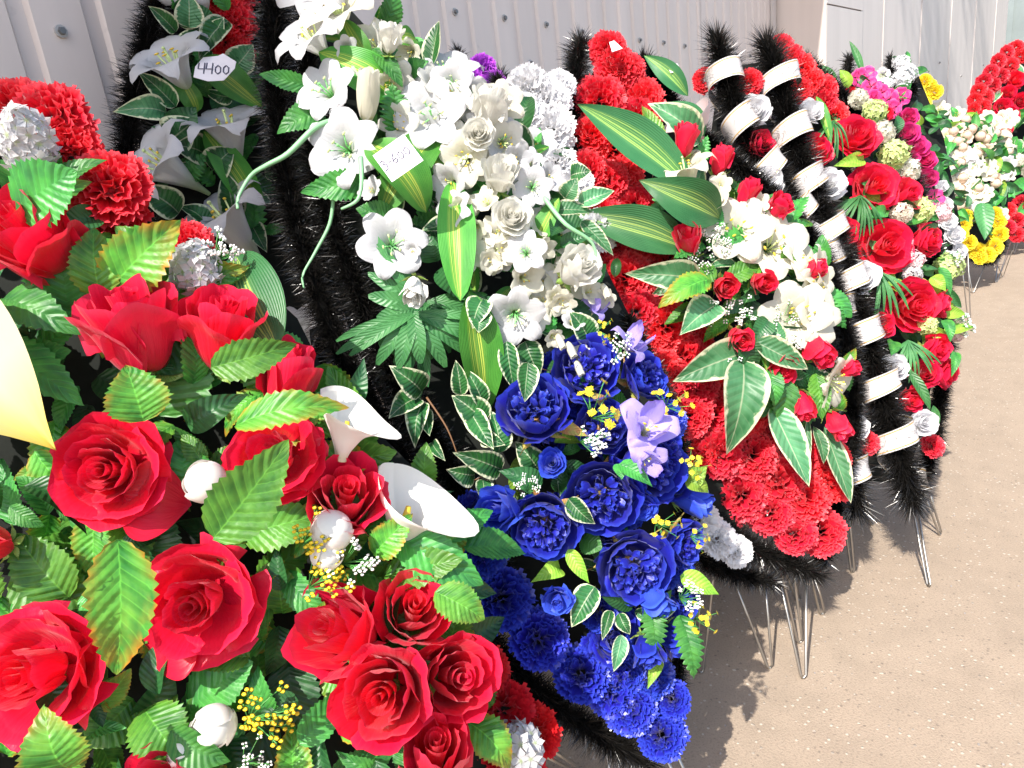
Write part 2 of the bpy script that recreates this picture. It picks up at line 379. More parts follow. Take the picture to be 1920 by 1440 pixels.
def rose_core(seed, r0=0.05, r1=0.30, top=0.62, turns=2.6):
    m = MB(); k = 44
    t = np.linspace(0, 1, k); a = t*turns*2*math.pi
    v = np.linspace(0, 1, 6)
    r = (r0+(r1-r0)*t)[None, :]*(0.65+0.42*v[:, None]+0.12*sstep(0.7, 1, v)[:, None])
    z = -0.4+(top+0.4)*v[:, None]*(1-0.10*t)[None, :]+0.035*np.sin(a*2.3+seed)[None, :]*v[:, None]
    uv = np.stack(np.broadcast_arrays(((t*6) % 1)[None, :], (0.3+0.6*v)[:, None]), -1)
    m.grid(np.stack([r*np.cos(a)[None, :], r*np.sin(a)[None, :], z], -1), uv=uv); return m
def sepal_set(n=5, R=0.6, base=-0.62, drop=0.25):
    m = MB()
    for i in range(n):
        v, u = np.meshgrid(np.linspace(0, 1, 6), np.linspace(-1, 1, 4), indexing='ij')
        wd = 0.16*np.sin(np.clip(v*1.1+0.12, 0, 1)*math.pi)**0.8*(1-v*0.2)
        r = 0.12+R*v; z = base+0.25*v*v-drop*v; y = u*wd
        P = np.stack([r, y, z-0.1*np.abs(u)], -1)
        c, s_ = math.cos(i*2*math.pi/n), math.sin(i*2*math.pi/n)
        m.grid(np.stack([P[..., 0]*c-P[..., 1]*s_, P[..., 0]*s_+P[..., 1]*c, P[..., 2]], -1))
    m.tube([(0, 0, base-0.55), (0, 0, base-0.1), (0, 0, base+0.1)], [0.05, 0.07, 0.16], 6)
    return m
def lily_petal(L=1.3, wid=0.46, tube=0.16, flare=1.0, back=0.35, seed=0, nu=8, nv=14, tubelen=0.45, funnel=0.0):
    """one petal of a trumpet, mouth near z=0, base at z=-L, tip about radius 1"""
    rg = np.random.RandomState(seed); p1, p2 = rg.rand(2)*6.28
    v, u = np.meshgrid(np.linspace(0, 1, nv+1), np.linspace(-1, 1, nu+1), indexing='ij')
    s = sstep(tubelen, 1.0, v)
    r = tube*(0.35+0.65*sstep(0, 0.3, v))+(0.32-tube*0.3)*sstep(0.1, tubelen+0.25, v)+flare*0.62*s**1.3+funnel*np.minimum(v, 0.75)
    z = -L*(1-np.sin(np.minimum(v/0.86, 1)*math.pi/2)**0.9)-back*sstep(0.8, 1, v)**1.4
    half = wid*np.clip(np.sin(np.clip(0.10+0.90*v, 0, 1)**0.85*math.pi), 0, None)**0.75
    half = np.minimum(half, wid); half = np.where(v < tubelen*0.9, np.minimum(half, r*0.62+0.01), half)
    lat = u*half
    r2 = r-0.14*(np.abs(u)**2)*half*(1-s)+0.10*np.abs(u)**2*s*half*2.0*0.0
    zz = z-0.22*half*np.abs(u)**2*s+0.05*np.sin(7*v*2+p1+u*1.5)*np.abs(u)**2*s-0.035*np.exp(-(u*5)**2)*s
    x = np.sqrt(np.maximum(r2**2-np.minimum(lat**2, r2**2*0.8)*(1-s), 1e-5)); 
    m = MB(); m.grid(np.stack([x, lat+0.03*np.sin(p2+6*v)*s, zz], -1)); return m
def stamens(n=6, L=0.9, spread=0.35, start=-0.8, seed=0, thick=0.02):
    m = MB(); rg = np.random.RandomState(seed)
    for i in range(n):
        a = i*2*math.pi/n+rg.uniform(-.3, .3); q = spread*rg.uniform(0.6, 1.1)
        pts = [(0.03*math.cos(a), 0.03*math.sin(a), start), (q*0.35*math.cos(a), q*0.35*math.sin(a), start+L*0.55), (q*math.cos(a), q*math.sin(a), start+L*rg.uniform(0.9, 1.05))]
        m.tube(pts, thick, 4, 0)
        e = np.array(pts[-1]); m.ball(e, (0.035, 0.075, 0.035), 1, 5, 3)
    m.tube([(0, 0, start), (0.04, 0.02, start+L*1.12)], thick*1.3, 5, 0); m.ball((0.04, 0.02, start+L*1.14), 0.05, 0, 5, 3)
    return m
def carnation_mb(seed, n=34):
    rg = np.random.RandomState(seed); m = MB()
    for i in range(n):
        q = (i+0.5)/n
        th = 0.10+1.62*q**0.72+rg.uniform(-.08, .08); az = i*2.39996+rg.uniform(-.3, .3)
        ln = (0.86+0.16*q)*rg.uniform(0.9, 1.08)
        nu, nv = 13, 4
        v, u = np.meshgrid(np.linspace(0, 1, nv+1), np.linspace(-1, 1, nu+1), indexing='ij')
        teeth = 0.05*np.where(np.arange(nu+1) % 2 == 0, 1, -0.6)[None, :]*(v > 0.99)+rg.uniform(-0.03, 0.03, (1, nu+1))*(v > 0.99)
        rr = ln*(0.30+0.70*v)+teeth-0.10*np.abs(u)**2*v
        lat = u*(0.10+0.44*v**0.9)*(0.8+0.3*q)
        ruf = (0.085*np.sin(u*rg.uniform(5, 8)+rg.rand()*6.28)+0.05*np.sin(u*13+rg.rand()*6.28))*v**1.6
        out = -0.16*v*v*(0.4+q)+ruf        # bend away from the axis
        # local: along d, lateral e, normal n
        d = np.array([math.sin(th)*math.cos(az), math.sin(th)*math.sin(az), math.cos(th)])
        nn = np.array([math.cos(th)*math.cos(az), math.cos(th)*math.sin(az), -math.sin(th)]); e = np.cross(d, nn)
        P = rr[..., None]*d+lat[..., None]*e+(-out)[..., None]*(-nn)
        P[..., 2] = P[..., 2]*0.72-0.12
        m.grid(P)
    return m
def ruffle_core(seed, n=46, R=0.62, zc=0.05):
    rg = np.random.RandomState(seed); m = MB()
    for i in range(n):
        q = (i+0.5)/n; rad = R*math.sqrt(q); az = i*2.39996
        c = np.array([rad*math.cos(az), rad*math.sin(az), zc+0.36*(1-q)])
        d = unit([math.cos(az)*(0.25+0.9*q)+rg.uniform(-.35, .35), math.sin(az)*(0.25+0.9*q)+rg.uniform(-.35, .35), 1.0])
        t = frame(d, rg.rand()*6.28)
        v, u = np.meshgrid(np.linspace(0, 1, 5), np.linspace(-1, 1, 6), indexing='ij')
        L, W = rg.uniform(0.28, 0.38), rg.uniform(0.13, 0.19)
        wd = W*np.sin(np.clip(0.2+0.7*v, 0, 1)*math.pi)**0.6*(1-0.15*v)
        lat = u*wd; up = L*v-0.05*u*u*v; cup = 0.10*v*v+0.5*u*u*wd+0.03*np.sin(4*u+rg.rand()*6)*v
        P = c+lat[..., None]*t[:, 0]+cup[..., None]*t[:, 1]+(up-L*0.6)[..., None]*t[:, 2]
        m.grid(P, uv=np.stack([u*.5+.5, 0.15+0.85*v], -1))
    return m
def calla_mb(seed, L=1.5, tip=0.55):
    rg = np.random.RandomState(seed); nu, nv = 44, 18
    v, u = np.meshgrid(np.linspace(0, 1, nv+1), np.linspace(-1, 1, nu+1), indexing='ij')
    ang = u*math.pi*1.10
    back = np.clip(np.cos(ang*0.5), 0, 1)**2                       # 1 at the tip side, 0 at the seam
    flare = sstep(0.45, 1.0, v)**1.3; p = rg.rand()*6
    r = 0.11+0.36*sstep(0, 0.75, v)+flare*(0.16+0.30*back)+tip*np.exp(-(u/0.17)**2)*v**5+0.05*u+0.04*np.sin(u*5+p)*flare
    z = -L+L*v*(0.74+0.30*(1-back)**1.5*0.9)+0.16*np.exp(-((np.abs(u)-0.62)/0.25)**2)*flare-flare**2*0.10*back-0.16*np.exp(-(u/0.2)**2)*v**6
    z = z+0.05*np.sin(u*6+p)*flare
    m = MB(); m.grid(np.stack([r*np.cos(ang), r*np.sin(ang), z], -1)); return m
def floret_cluster(seed, n=44, rx=1.0, rz=1.0, size=0.30, np_=5, half=False):
    rg = np.random.RandomState(seed); m = MB()
    for i in range(n):
        q = (i+0.5)/n; ct = 1-2*q*(0.62 if half else 1.0); st = math.sqrt(max(0, 1-ct*ct)); az = i*2.39996
        d = np.array([st*math.cos(az), st*math.sin(az), ct]); c = d*np.array([rx, rx, rz])*rg.uniform(0.72, 0.92)
        t = frame(unit(d+rg.uniform(-.5, .5, 3)), rg.rand()*6)
        sz = size*rg.uniform(0.8, 1.2)
        for k in range(np_):
            a = k*2*math.pi/np_; e1 = math.cos(a)*t[:, 0]+math.sin(a)*t[:, 1]; e2 = -math.sin(a)*t[:, 0]+math.cos(a)*t[:, 1]
            V = [c, c+sz*(0.55*e1+0.34*e2)+0.10*sz*t[:, 2], c+sz*1.0*e1+rg.uniform(-.1, .2)*sz*t[:, 2], c+sz*(0.55*e1-0.34*e2)+0.10*sz*t[:, 2], c+sz*0.5*e1-0.05*sz*t[:, 2]]
            m.add(V, [(0, 4, 1), (1, 4, 2), (2, 4, 3), (3, 4, 0)], [(0.5, 0), (0, .6), (0.5, 1), (1, .6), (.5, .5)])
    return m
def sprig_mb(seed, n=16, bead=0.09, kind='bead'):
    rg = np.random.RandomState(seed); m = MB()
    for i in range(n):
        d = unit([rg.normal()*0.55, rg.normal()*0.55, 1.0]); L = rg.uniform(0.6, 1.15)
        root = np.array([0, 0, -0.7]); mid = root+d*L*0.55*1.2+rg.uniform(-.06, .06, 3); e = root+d*L*1.4
        m.tube([root, mid, e], 0.018, 4, 0)
        if kind == 'bead':
            for k in range(4):
                a = k*1.57+rg.rand(); q = e+0.13*np.array([math.cos(a), math.sin(a), 0.2]); m.tube([mid*.3+e*.7, q], 0.014, 3, 0)
                m.ball(q, (bead*0.75, bead*0.75, bead*1.1), 1, 5, 3)
        else:
            t = frame(unit(d+rg.uniform(-.4, .4, 3)), rg.rand()*6)
            for k in range(4):
                a = k*math.pi/2; e1 = math.cos(a)*t[:, 0]+math.sin(a)*t[:, 1]; e2 = -math.sin(a)*t[:, 0]+math.cos(a)*t[:, 1]
                V = [e, e+0.17*e1+0.13*e2+0.04*t[:, 2], e+0.15*e1+0.02*t[:, 2], e+0.17*e1-0.13*e2+0.04*t[:, 2]]
                m.add(V, [(0, 2, 1), (0, 3, 2)], [(0.5, 0), (0, .9), (.5, .8), (1, .9)], 1)
    return m
# ------------------------------------------------------------------ leaves (along +X from 0 to 1, half width 0.5, face +Z)
def leaf_mb(kind, seed, arch=0.12, droop=0.12):
    rg = np.random.RandomState(seed); m = MB()
    def bend(v): return arch*4*v*(1-v)-droop*v*v
    if kind == 'serrate':
        nv, nu = 28, 8
        v, u = np.meshgrid(np.linspace(0, 1, nv+1), np.linspace(-1, 1, nu+1), indexing='ij')
        wd = 0.5*np.sin(np.clip(v, 0, 1)**0.72*math.pi)**0.8*(1-0.15*v)
        saw = 1+(0.13*(((np.arange(nv+1)*1.0) % 2)-0.5)+rg.uniform(-0.05, 0.05, nv+1))[:, None]*np.abs(u)**4
        x = v+0.06*np.abs(u)*np.sin(v*math.pi); y = u*wd*saw
        z = bend(v)+0.10*np.abs(u)*wd*2*0.6+0.022*np.sin((v-0.16*np.abs(u))*44)*np.sin(math.pi*np.clip(np.abs(u), 0, 1)*0.9+0.2)*np.clip(wd*3, 0, 1)+0.03*np.sin(5*v+seed)*u
        m.grid(np.stack([x, y, z], -1), uv=np.stack([u*.5+.5, v], -1))
    elif kind in ('ovate', 'lance', 'strap', 'pointed'):
        nv, nu = 16, 8
        v, u = np.meshgrid(np.linspace(0, 1, nv+1), np.linspace(-1, 1, nu+1), indexing='ij')
        e = {'ovate': (0.70, 0.75), 'lance': (0.9, 0.9), 'strap': (0.95, 0.55), 'pointed': (0.62, 0.9)}[kind]
        wd = 0.5*np.sin(np.clip(v, 0, 1)**e[0]*math.pi)**e[1]
        if kind in ('ovate', 'pointed'): wd = wd*(1-0.25*sstep(0.75, 1, v))
        y = u*wd+0.05*np.sin(v*3+seed)*v
        fold = 0.16 if kind != 'strap' else 0.08
        z = bend(v)+fold*np.abs(u)**1.3*wd*2+0.02*np.sin(8*v+u*2+seed)*np.abs(u)+0.04*math.sin(seed)*u*v
        m.grid(np.stack([v, y, z], -1), uv=np.stack([u*.5+.5, v], -1))
    elif kind == 'fern':                         # deeply cut blade
        k = 9
        for side in (-1, 1):
            for i in range(k):
                t = 0.05+0.86*i/(k-1); w_ = 0.5*math.sin(min(1, (t*0.9+0.12))**0.8*math.pi)**0.7
                wd = 0.068; vv, uu = np.meshgrid(np.linspace(0, 1, 4), np.linspace(-1, 1, 4), indexing='ij')
                prof = np.array([1.0, 1.05, 0.8, 0.12])[:, None]
                x = t+0.10*vv*w_*2+uu*wd*prof; y = side*(vv*w_)
                z = bend(x)+0.10*vv*w_-0.025*np.abs(uu)+0.02*math.sin(i*2+seed)*vv
                m.grid(np.stack([x, y, z], -1) if side > 0 else np.stack([x, y, z], -1)[:, ::-1], uv=np.stack([0.5+side*vv*.5, x], -1))
        vv, uu = np.meshgrid(np.linspace(0.9, 1.05, 3), np.linspace(-1, 1, 3), indexing='ij')
        m.grid(np.stack([vv, uu*0.09*(1.05-vv)/0.15, bend(vv)], -1), uv=np.stack([uu*.5+.5, np.clip(vv, 0, 1)], -1))
        xs = np.linspace(0, 1, 6); m.tube(np.stack([xs, 0*xs, bend(xs)], -1), 0.012, 4)
    elif kind in ('palm', 'blades'):
        k = 11 if kind == 'palm' else 13
        for i in range(k):
            a = (i/(k-1)-0.5)*(2.5 if kind == 'palm' else 1.7)+rg.uniform(-.08, .08); L = (0.92-0.12*abs(a))*rg.uniform(0.85, 1.08)
            wd = 0.075 if kind == 'palm' else 0.028
            v, u = np.meshgrid(np.linspace(0, 1, 9), np.linspace(-1, 1, 4), indexing='ij')
            w_ = wd*np.sin(np.clip(0.12+0.86*v, 0, 1)**1.15*math.pi)**0.55
            lx = L*v; ly = u*w_; lz = 0.10*np.sin(v*math.pi)-rg.uniform(0.05, 0.3)*v*v+0.5*w_*np.abs(u)
            c, s_ = math.cos(a), math.sin(a)
            m.grid(np.stack([lx*c-ly*s_, lx*s_+ly*c, lz+0.03*(i % 3)], -1), uv=np.stack([u*.5+.5, v], -1))
    return m

# ------------------------------------------------------------------ flower recipes: [(name, builder, turn, [materials])], first entry carries the rest
_rc = {}
def recipe(kind, var, c):
    key = (kind, var, c)
    if key in _rc: return _rc[key]
    sd = var*101+len(kind)*7; P = []
    ring = lambda n, off, fn, name='petal', mats=None: [P.append((name, fn(i), off+2*math.pi*i/n, mats or [c])) for i in range(n)]
    if kind == 'rose':
        P.append(('rose', rose_core(sd), 0, [c]))
        ring(3, .3, lambda i: rose_petal(0.42, 0.68, 0.14, 1.35, seed=sd+i))
        if var != 1: ring(4, .9, lambda i: rose_petal(0.58, 0.60, 0.24, 1.2, seed=sd+10+i % 2))
        ring(5, .2, lambda i: rose_petal(0.78, 0.46, 0.38, 1.02, seed=sd+20+i % 3, tip=0.03))
        if var != 2: ring(5, .8, lambda i: rose_petal(0.92, 0.20, 0.46, 0.98, seed=sd+30+i % 3, tip=0.04))
        P.append(('sepal', sepal_set(), 0, ['sepal']))
    elif kind == 'rose_cup':         # half open, seen from the side
        P.append(('rose', rose_core(sd, top=0.75), 0, [c]))
        ring(3, .3, lambda i: rose_petal(0.46, 0.80, 0.10, 1.2, base=-0.95, seed=sd+i))
        ring(3, 1.2, lambda i: rose_petal(0.62, 0.80, 0.26, 1.15, base=-1.0, seed=sd+10+i))
        ring(4, .5, lambda i: rose_petal(0.72, 0.66, 0.55, 0.95, base=-1.0, seed=sd+20+i, tip=0.06))
        P.append(('sepal', sepal_set(base=-1.0), 0, ['sepal']))
    elif kind == 'bud':
        P.append(('rose_bud', rose_core(sd, r1=0.24, top=0.95), 0, [c]))
        ring(3, .3, lambda i: rose_petal(0.40, 1.0, 0.06, 1.2, base=-1.0, seed=sd+i))
        ring(3, 1.3, lambda i: rose_petal(0.54, 0.92, 0.20, 1.25, base=-1.05, seed=sd+10+i))
        ring(2, .6, lambda i: rose_petal(0.60, 0.75, 0.42, 1.1, base=-1.05, seed=sd+20+i))
        P.append(('sepal', sepal_set(base=-1.05, R=0.75, drop=-0.35), 0, ['sepal']))
    elif kind == 'peony':
        P.append(('peony', ruffle_core(sd), 0, [c]))
        ring(5, .2, lambda i: rose_petal(0.74, 0.42, 0.05, 0.85, seed=sd+i, tip=0.04))
        ring(6, .8, lambda i: rose_petal(0.92, 0.26, 0.22, 0.80, seed=sd+10+i % 3, tip=0.05))
        P.append(('sepal', sepal_set(R=1.1, drop=0.0), 0, ['sepal_orange']))
    elif kind == 'lily':             # wide open, six petals
        P.append(('lily', stamens(6, 0.75, 0.34, -0.72, sd), 0, ['anther_green' if c == 'white' else 'anther_pale', 'anther_pale' if c == 'white' else 'anther']))
        ring(3, 0, lambda i: lily_petal(0.75, 0.46, 0.14, 1.12, 0.16, sd+i, tubelen=0.28))
        ring(3, math.pi/3, lambda i: lily_petal(0.80, 0.58, 0.14, 1.05, 0.10, sd+5+i, tubelen=0.28))
    elif kind == 'trumpet':
        P.append(('lily', stamens(6, 1.5, 0.26, -1.6, sd, 0.024), 0, ['anther_pale', 'anther']))
        ring(3, 0, lambda i: lily_petal(1.9, 0.50, 0.13, 0.72, 0.42, sd+i, tubelen=0.6, funnel=0.38))
        ring(3, math.pi/3, lambda i: lily_petal(1.95, 0.60, 0.14, 0.68, 0.30, sd+5+i, tubelen=0.6, funnel=0.36))
    elif kind == 'freesia':
        P.append(('freesia', stamens(3, 0.6, 0.2, -0.8, sd), 0, ['anther_pale', 'anther']))
        ring(6, 0, lambda i: lily_petal(1.0, 0.48, 0.16, 0.85, -0.05, sd+i, nu=6, nv=9, tubelen=0.3))
    elif kind == 'calla':
        sp = MB(); sp.tube([(0, 0, -1.3), (0.02, 0, -0.9), (0.04, 0, -0.55)], [0.07, 0.10, 0.05], 8)
        P.append(('calla', calla_mb(sd), 0, [c])); P.append(('spadix', sp, 0, ['anther']))
    elif kind == 'carnation': P.append(('carnation', carnation_mb(sd), 0, [c]))
    elif kind == 'hydrangea': P.append(('flower_cluster', floret_cluster(sd, 60, 1, 0.95, 0.30), 0, [c]))
    elif kind == 'hyacinth': P.append(('flower_cluster', floret_cluster(sd, 60, 0.72, 1.1, 0.34), 0, [c]))
    elif kind == 'tulip':
        P.append(('tulip', rose_petal(0.42, 0.9, -0.25, 1.25, base=-0.9, seed=sd), 0, [c]))
        ring(5, 1.2, lambda i: rose_petal(0.46, 0.85, -0.25, 1.2, base=-0.9, seed=sd+i, nu=6, nv=6))
    elif kind == 'orchid':
        P.append(('orchid', rose_petal(0.3, 0.3, 0.2, 1.0, seed=sd), 0, [c]))
        ring(5, .2, lambda i: rose_petal(0.85, 0.12, 0.45, 0.62, base=-0.25, seed=sd+i, nu=6, nv=6))
    elif kind == 'iris':
        P.append(('iris', stamens(3, 0.7, 0.2, -0.6, sd), 0, ['anther_pale', 'anther']))
        ring(3, 0, lambda i: lily_petal(0.7, 0.50, 0.14, 1.05, 0.35, sd+i, tubelen=0.3))
        ring(3, 1.05, lambda i: rose_petal(0.50, 0.75, 0.05, 0.75, base=-0.5, seed=sd+i))
    elif kind == 'sprig': P.append(('sprig', sprig_mb(sd), 0, ['stem', c]))
    elif kind == 'sprig_flower': P.append(('sprig', sprig_mb(sd, 14, kind='flower'), 0, ['stem', c]))
    elif kind == 'ball':
        b = MB(); b.ball((0, 0, 0), (0.9, 0.9, 0.95), 0, 16, 12, 0.7); P.append(('rose_bud', b, 0, [c]))
        for i in range(5):
            v, u = np.meshgrid(np.linspace(0, 1, 11), np.linspace(-1, 1, 11), indexing='ij')
            th = math.pi*(0.98-v*(0.62+0.10*(i % 3))*(0.72+0.28*np.sqrt(np.clip(1-np.abs(u)**2.4, 0, 1)))); ph = u*(1.15-0.1*i)*np.clip(0.5+v, 0, 1)
            rr = 0.93+0.035*i+0.06*sstep(0.7, 1, v); q = MB(); q.grid(np.stack([rr*np.sin(th)*np.cos(ph), rr*np.sin(th)*np.sin(ph), rr*1.05*np.cos(th)], -1)); P.append(('petal', q, i*2.4, [c]))
    _rc[key] = P; return P
_mc = {}
def flower_mesh(kind, var, c, split):
    key = (kind, var, c, split)
    if key in _mc: return _mc[key]
    P = recipe(kind, var, c)
    if split: r = [(n, mb.mesh(n, mats), a) for n, mb, a, mats in P]
    else:
        mats = []; m = MB()
        for n, mb, a, ms in P:
            mm = {}
            for i, x in enumerate(ms):
                if x not in mats: mats.append(x)
                mm[i] = mats.index(x)
            m.join(mb, rotz(a), mm)
        r = [(P[0][0], m.mesh(P[0][0], mats), 0)]
    _mc[key] = r; return r
_lc = {}
def leaf_mesh(kind, var, mat):
    key = (kind, var, mat)
    if key not in _lc:
        ar, dr = [(0.12, 0.10), (0.05, 0.30), (0.18, 0.22), (0.08, -0.06), (0.22, 0.45), (0.02, 0.5), (0.25, 0.1)][var % 7]
        _lc[key] = leaf_mb(kind, var*13+3, ar, dr).mesh('leaf', [mat])
    return _lc[key]

# ------------------------------------------------------------------ wreath
class Wreath:
    def __init__(s, label, outline, foot=None, anchor=None, az=50, lean=22, dome=0.10, ramp_=0.14, group=None):
        a, l = math.radians(az), math.radians(lean)
        s.n = np.array([-math.cos(a)*math.cos(l), -math.sin(a)*math.cos(l), math.sin(l)])
        s.P = ground_at(*foot) if foot is not None else at_depth(*anchor)
        s.side = unit(np.array([math.sin(a), -math.cos(a), 0])); s.up = np.cross(s.side, s.n)*-1
        if s.up[2] < 0: s.up = -s.up
        s.dome, s.ramp = dome, ramp_
        s.poly = np.array([s.plane2(s.hit(x, y, 0)) for x, y in outline]); s.outline = outline
        low = s.poly[np.argmin(s.poly[:, 1])]; base = s.to3(low[0], low[1], 0)
        s.base = np.array([base[0], base[1], 0.0]); s.low = base
        s.root = bpy.data.objects.new('funeral_wreath', None); COL.objects.link(s.root)
        s.root.location = s.base; s.root.empty_display_size = 0.1
        tag(s.root, label, 'wreath', group)
        s.board()
    def hit(s, px, py, lift=0.0):
        d = ray(px, py); t = ((s.P-CAM)@s.n+lift)/(d@s.n); return CAM+d*t
    def plane2(s, p): return np.array([(p-s.P)@s.side, (p-s.P)@s.up])
    def to3(s, a, b, lift): return s.P+a*s.side+b*s.up+lift*s.n
    def edge_dist(s, q):
        A = s.poly; B = np.roll(A, -1, 0); d = B-A; t = np.clip(((q-A)*d).sum(1)/(d*d).sum(1), 0, 1)
        return np.linalg.norm(q-(A+t[:, None]*d), axis=1).min()
    def inside(s, q):
        A = s.poly; B = np.roll(A, -1, 0); c = False
        for (x0, y0), (x1, y1) in zip(A, B):
            if (y0 > q[1]) != (y1 > q[1]) and q[0] < (x1-x0)*(q[1]-y0)/(y1-y0)+x0: c = not c
        return c
    def lift_at(s, q):
        if not s.inside(q): return 0.02
        t = min(1.0, s.edge_dist(q)/s.ramp); return 0.02+s.dome*(1-(1-t)**2)
    def local(s, M): M = np.array(M); M[:3, 3] -= s.base; return M
    def board(s):
        A = s.poly; c = A.mean(0); m = MB(); k = len(A)
        q = c+(A-c)*0.89
        V = [s.to3(*p, -0.005) for p in q]+[s.to3(*p, -0.035) for p in q]
        V = np.array(V)-s.base
        m.add(V, [tuple(range(k)), tuple(range(2*k-1, k-1, -1))]+[(i, k+i, k+(i+1) % k, (i+1) % k) for i in range(k)])
        link('backing_board', m.mesh('backing_board', ['backing'], False), s.root)
    def flower(s, kind, px, py, d, c, lift=None, aim=None, split=None, var=None, spin=None, stretch=1.0, to=None, tipdir=None):
        p0 = s.hit(px, py, 0.03); lf = s.lift_at(s.plane2(p0)) if lift is None else lift
        p = s.hit(px, py, lf); depth = (p-CAM)@RW[:, 2]; sc = 0.5*d*depth/F_PX*{'rose': 0.82, 'rose_cup': 0.93, 'peony': 0.95}.get(kind, 1.0)
        if to is not None:                       # trumpet from its base pixel to its mouth pixel
            q = s.hit(to[0], to[1], lf+(to[2] if len(to) > 2 else 0.04)); ax = q-p; L = np.linalg.norm(ax); pos = q
            st = L/sc/1.9
        else:
            pos = p; st = stretch
            if aim is None: ax = unit(s.n*0.6+unit(CAM-p)*0.6+np.array([rnd.uniform(-.28, .28) for _ in range(3)])+np.array([0, 0, 0.12]))
            else: ax = view_vec(*aim)
        if split is None: split = d >= 62
        var = rnd.randrange(3) if var is None else var
        parts = flower_mesh(kind, var, c, split)
        R3 = frame(ax, rnd.uniform(0, 6.28) if spin is None else spin)
        if tipdir is not None:
            zz = unit(ax); xx_ = view_vec(*tipdir); xx_ = unit(xx_-zz*(xx_@zz)); R3 = np.stack([xx_, np.cross(zz, xx_), zz], 1)
        M = mat4(R3, (sc, sc, sc*st), pos)
        root = link(parts[0][0], parts[0][1], s.root, s.local(M))
        for n, me, a in parts[1:]:
            o = link(n, me, root); o.rotation_euler.z = a+rnd.uniform(-.06, .06) if n == 'petal' else a
            if n == 'petal' and kind[:4] in ('rose', 'peon'):
                o.rotation_euler.z += rnd.uniform(-.16, .16); o.rotation_euler.x = rnd.uniform(-.10, .10); o.rotation_euler.y = rnd.uniform(-.08, .13); o.scale = (rnd.uniform(0.92, 1.08), rnd.uniform(0.92, 1.08), rnd.uniform(0.86, 1.1))
        return root
    def leaf(s, kind, mat, x0, y0, x1, y1, wpx, l0=None, l1=None, roll=0.0, var=None, name='leaf'):
        a0 = s.hit(x0, y0, 0.02); f0 = s.lift_at(s.plane2(a0)) if l0 is None else l0
        f1 = f0+0.03 if l1 is None else l1
        a = s.hit(x0, y0, f0); b = s.hit(x1, y1, f1); ax = b-a; L = np.linalg.norm(ax); ax = ax/L
        mid = (a+b)/2; depth = (mid-CAM)@RW[:, 2]; W_ = wpx*depth/F_PX
        nn = unit(s.n*0.5+unit(CAM-mid)*0.6+np.array([0, 0, 0.15])); nn = unit(nn-ax*(nn@ax)); y = np.cross(nn, ax)
        c, s_ = math.cos(roll), math.sin(roll); y2 = c*y+s_*nn; n2 = np.cross(ax, y2)
        M = mat4(np.stack([ax, y2, n2], 1), (L, W_, min(L, W_*1.6)), a)
        return link(name, leaf_mesh(kind, rnd.randrange(7) if var is None else var, mat), s.root, s.local(M))
    def scatter_leaves(s, n, kinds, poly=None, size=(50, 100), ratio=0.6, seed=1, lo=0.25, hi=0.9, tilt=0.03):
        rg = random.Random(seed); P = np.array(poly if poly is not None else s.outline, float)
        x0, y0 = P.min(0); x1, y1 = P.max(0); k = 0; tries = 0
        def ins(x, y):
            c = False
            for (ax, ay), (bx, by) in zip(P, np.roll(P, -1, 0)):
                if (ay > y) != (by > y) and x < (bx-ax)*(y-ay)/(by-ay)+ax: c = not c
            return c
        while k < n and tries < n*40:
            tries += 1; x, y = rg.uniform(x0, x1), rg.uniform(y0, y1)
            if not ins(x, y): continue
            k += 1; kind, mat, rt = kinds[rg.randrange(len(kinds))]
            L = rg.uniform(*size); an = rg.uniform(0, 6.28)
            fl = s.lift_at(s.plane2(s.hit(x, y, 0.02)))*rg.uniform(lo, hi)
            s.leaf(kind, mat, x, y, x+L*math.cos(an), y+L*math.sin(an), L*rt*rg.uniform(0.85, 1.15), fl, fl+rg.uniform(-0.01, tilt), rg.uniform(-.7, .7), rg.randrange(7))
    def rim(s, pts, rpx, lift=0.02, per_m=21000, name='tinsel_rim', ribbon=None, seed=3):
        rg = np.random.RandomState(seed); P3 = []
        pts = [np.array(p, float) for p in pts]
        for i in range(len(pts)-1):
            p0 = pts[max(i-1, 0)]; p1 = pts[i]; p2 = pts[i+1]; p3 = pts[min(i+2, len(pts)-1)]
            for t in np.linspace(0, 1, 8, endpoint=False):
                q = 0.5*((2*p1)+(-p0+p2)*t+(2*p0-5*p1+4*p2-p3)*t*t+(-p0+3*p1-3*p2+p3)*t**3); P3.append(s.hit(q[0], q[1], lift))
        P3.append(s.hit(pts[-1][0], pts[-1][1], lift)); P3 = np.array(P3)
        depth = np.mean((P3-CAM)@RW[:, 2]); R = rpx*depth/F_PX
        seg = np.linalg.norm(np.diff(P3, axis=0), axis=1); cum = np.concatenate([[0], np.cumsum(seg)]); L = cum[-1]
        m = MB(); m.tube(P3-s.base, np.r_[R*0.15, np.full(len(P3)-2, R*0.28), R*0.1], 8, 1)
        n = int(L*per_m); d = np.sort(rg.rand(n))*L; idx = np.clip(np.searchsorted(cum, d)-1, 0, len(seg)-1)
        f = (d-cum[idx])/seg[idx]; c = P3[idx]*(1-f[:, None])+P3[idx+1]*f[:, None]; T = (P3[idx+1]-P3[idx])/seg[idx][:, None]
        A = np.cross(T, [0.31, 0.17, 0.93]); A /= np.linalg.norm(A, axis=1)[:, None]; B = np.cross(T, A)
        an = rg.rand(n)*6.283; ln = R*rg.uniform(0.45, 1.38, n)*(1+0.18*np.sin(d*55+seed)*np.sin(an*2+d*23))
        D = np.cos(an)[:, None]*A+np.sin(an)[:, None]*B+T*rg.normal(0, 0.42, n)[:, None]
        endk = np.exp(-np.minimum(d, L-d)/(R*0.5)); D += T*(np.where(d < L/2, -1, 1)*endk*1.6)[:, None]
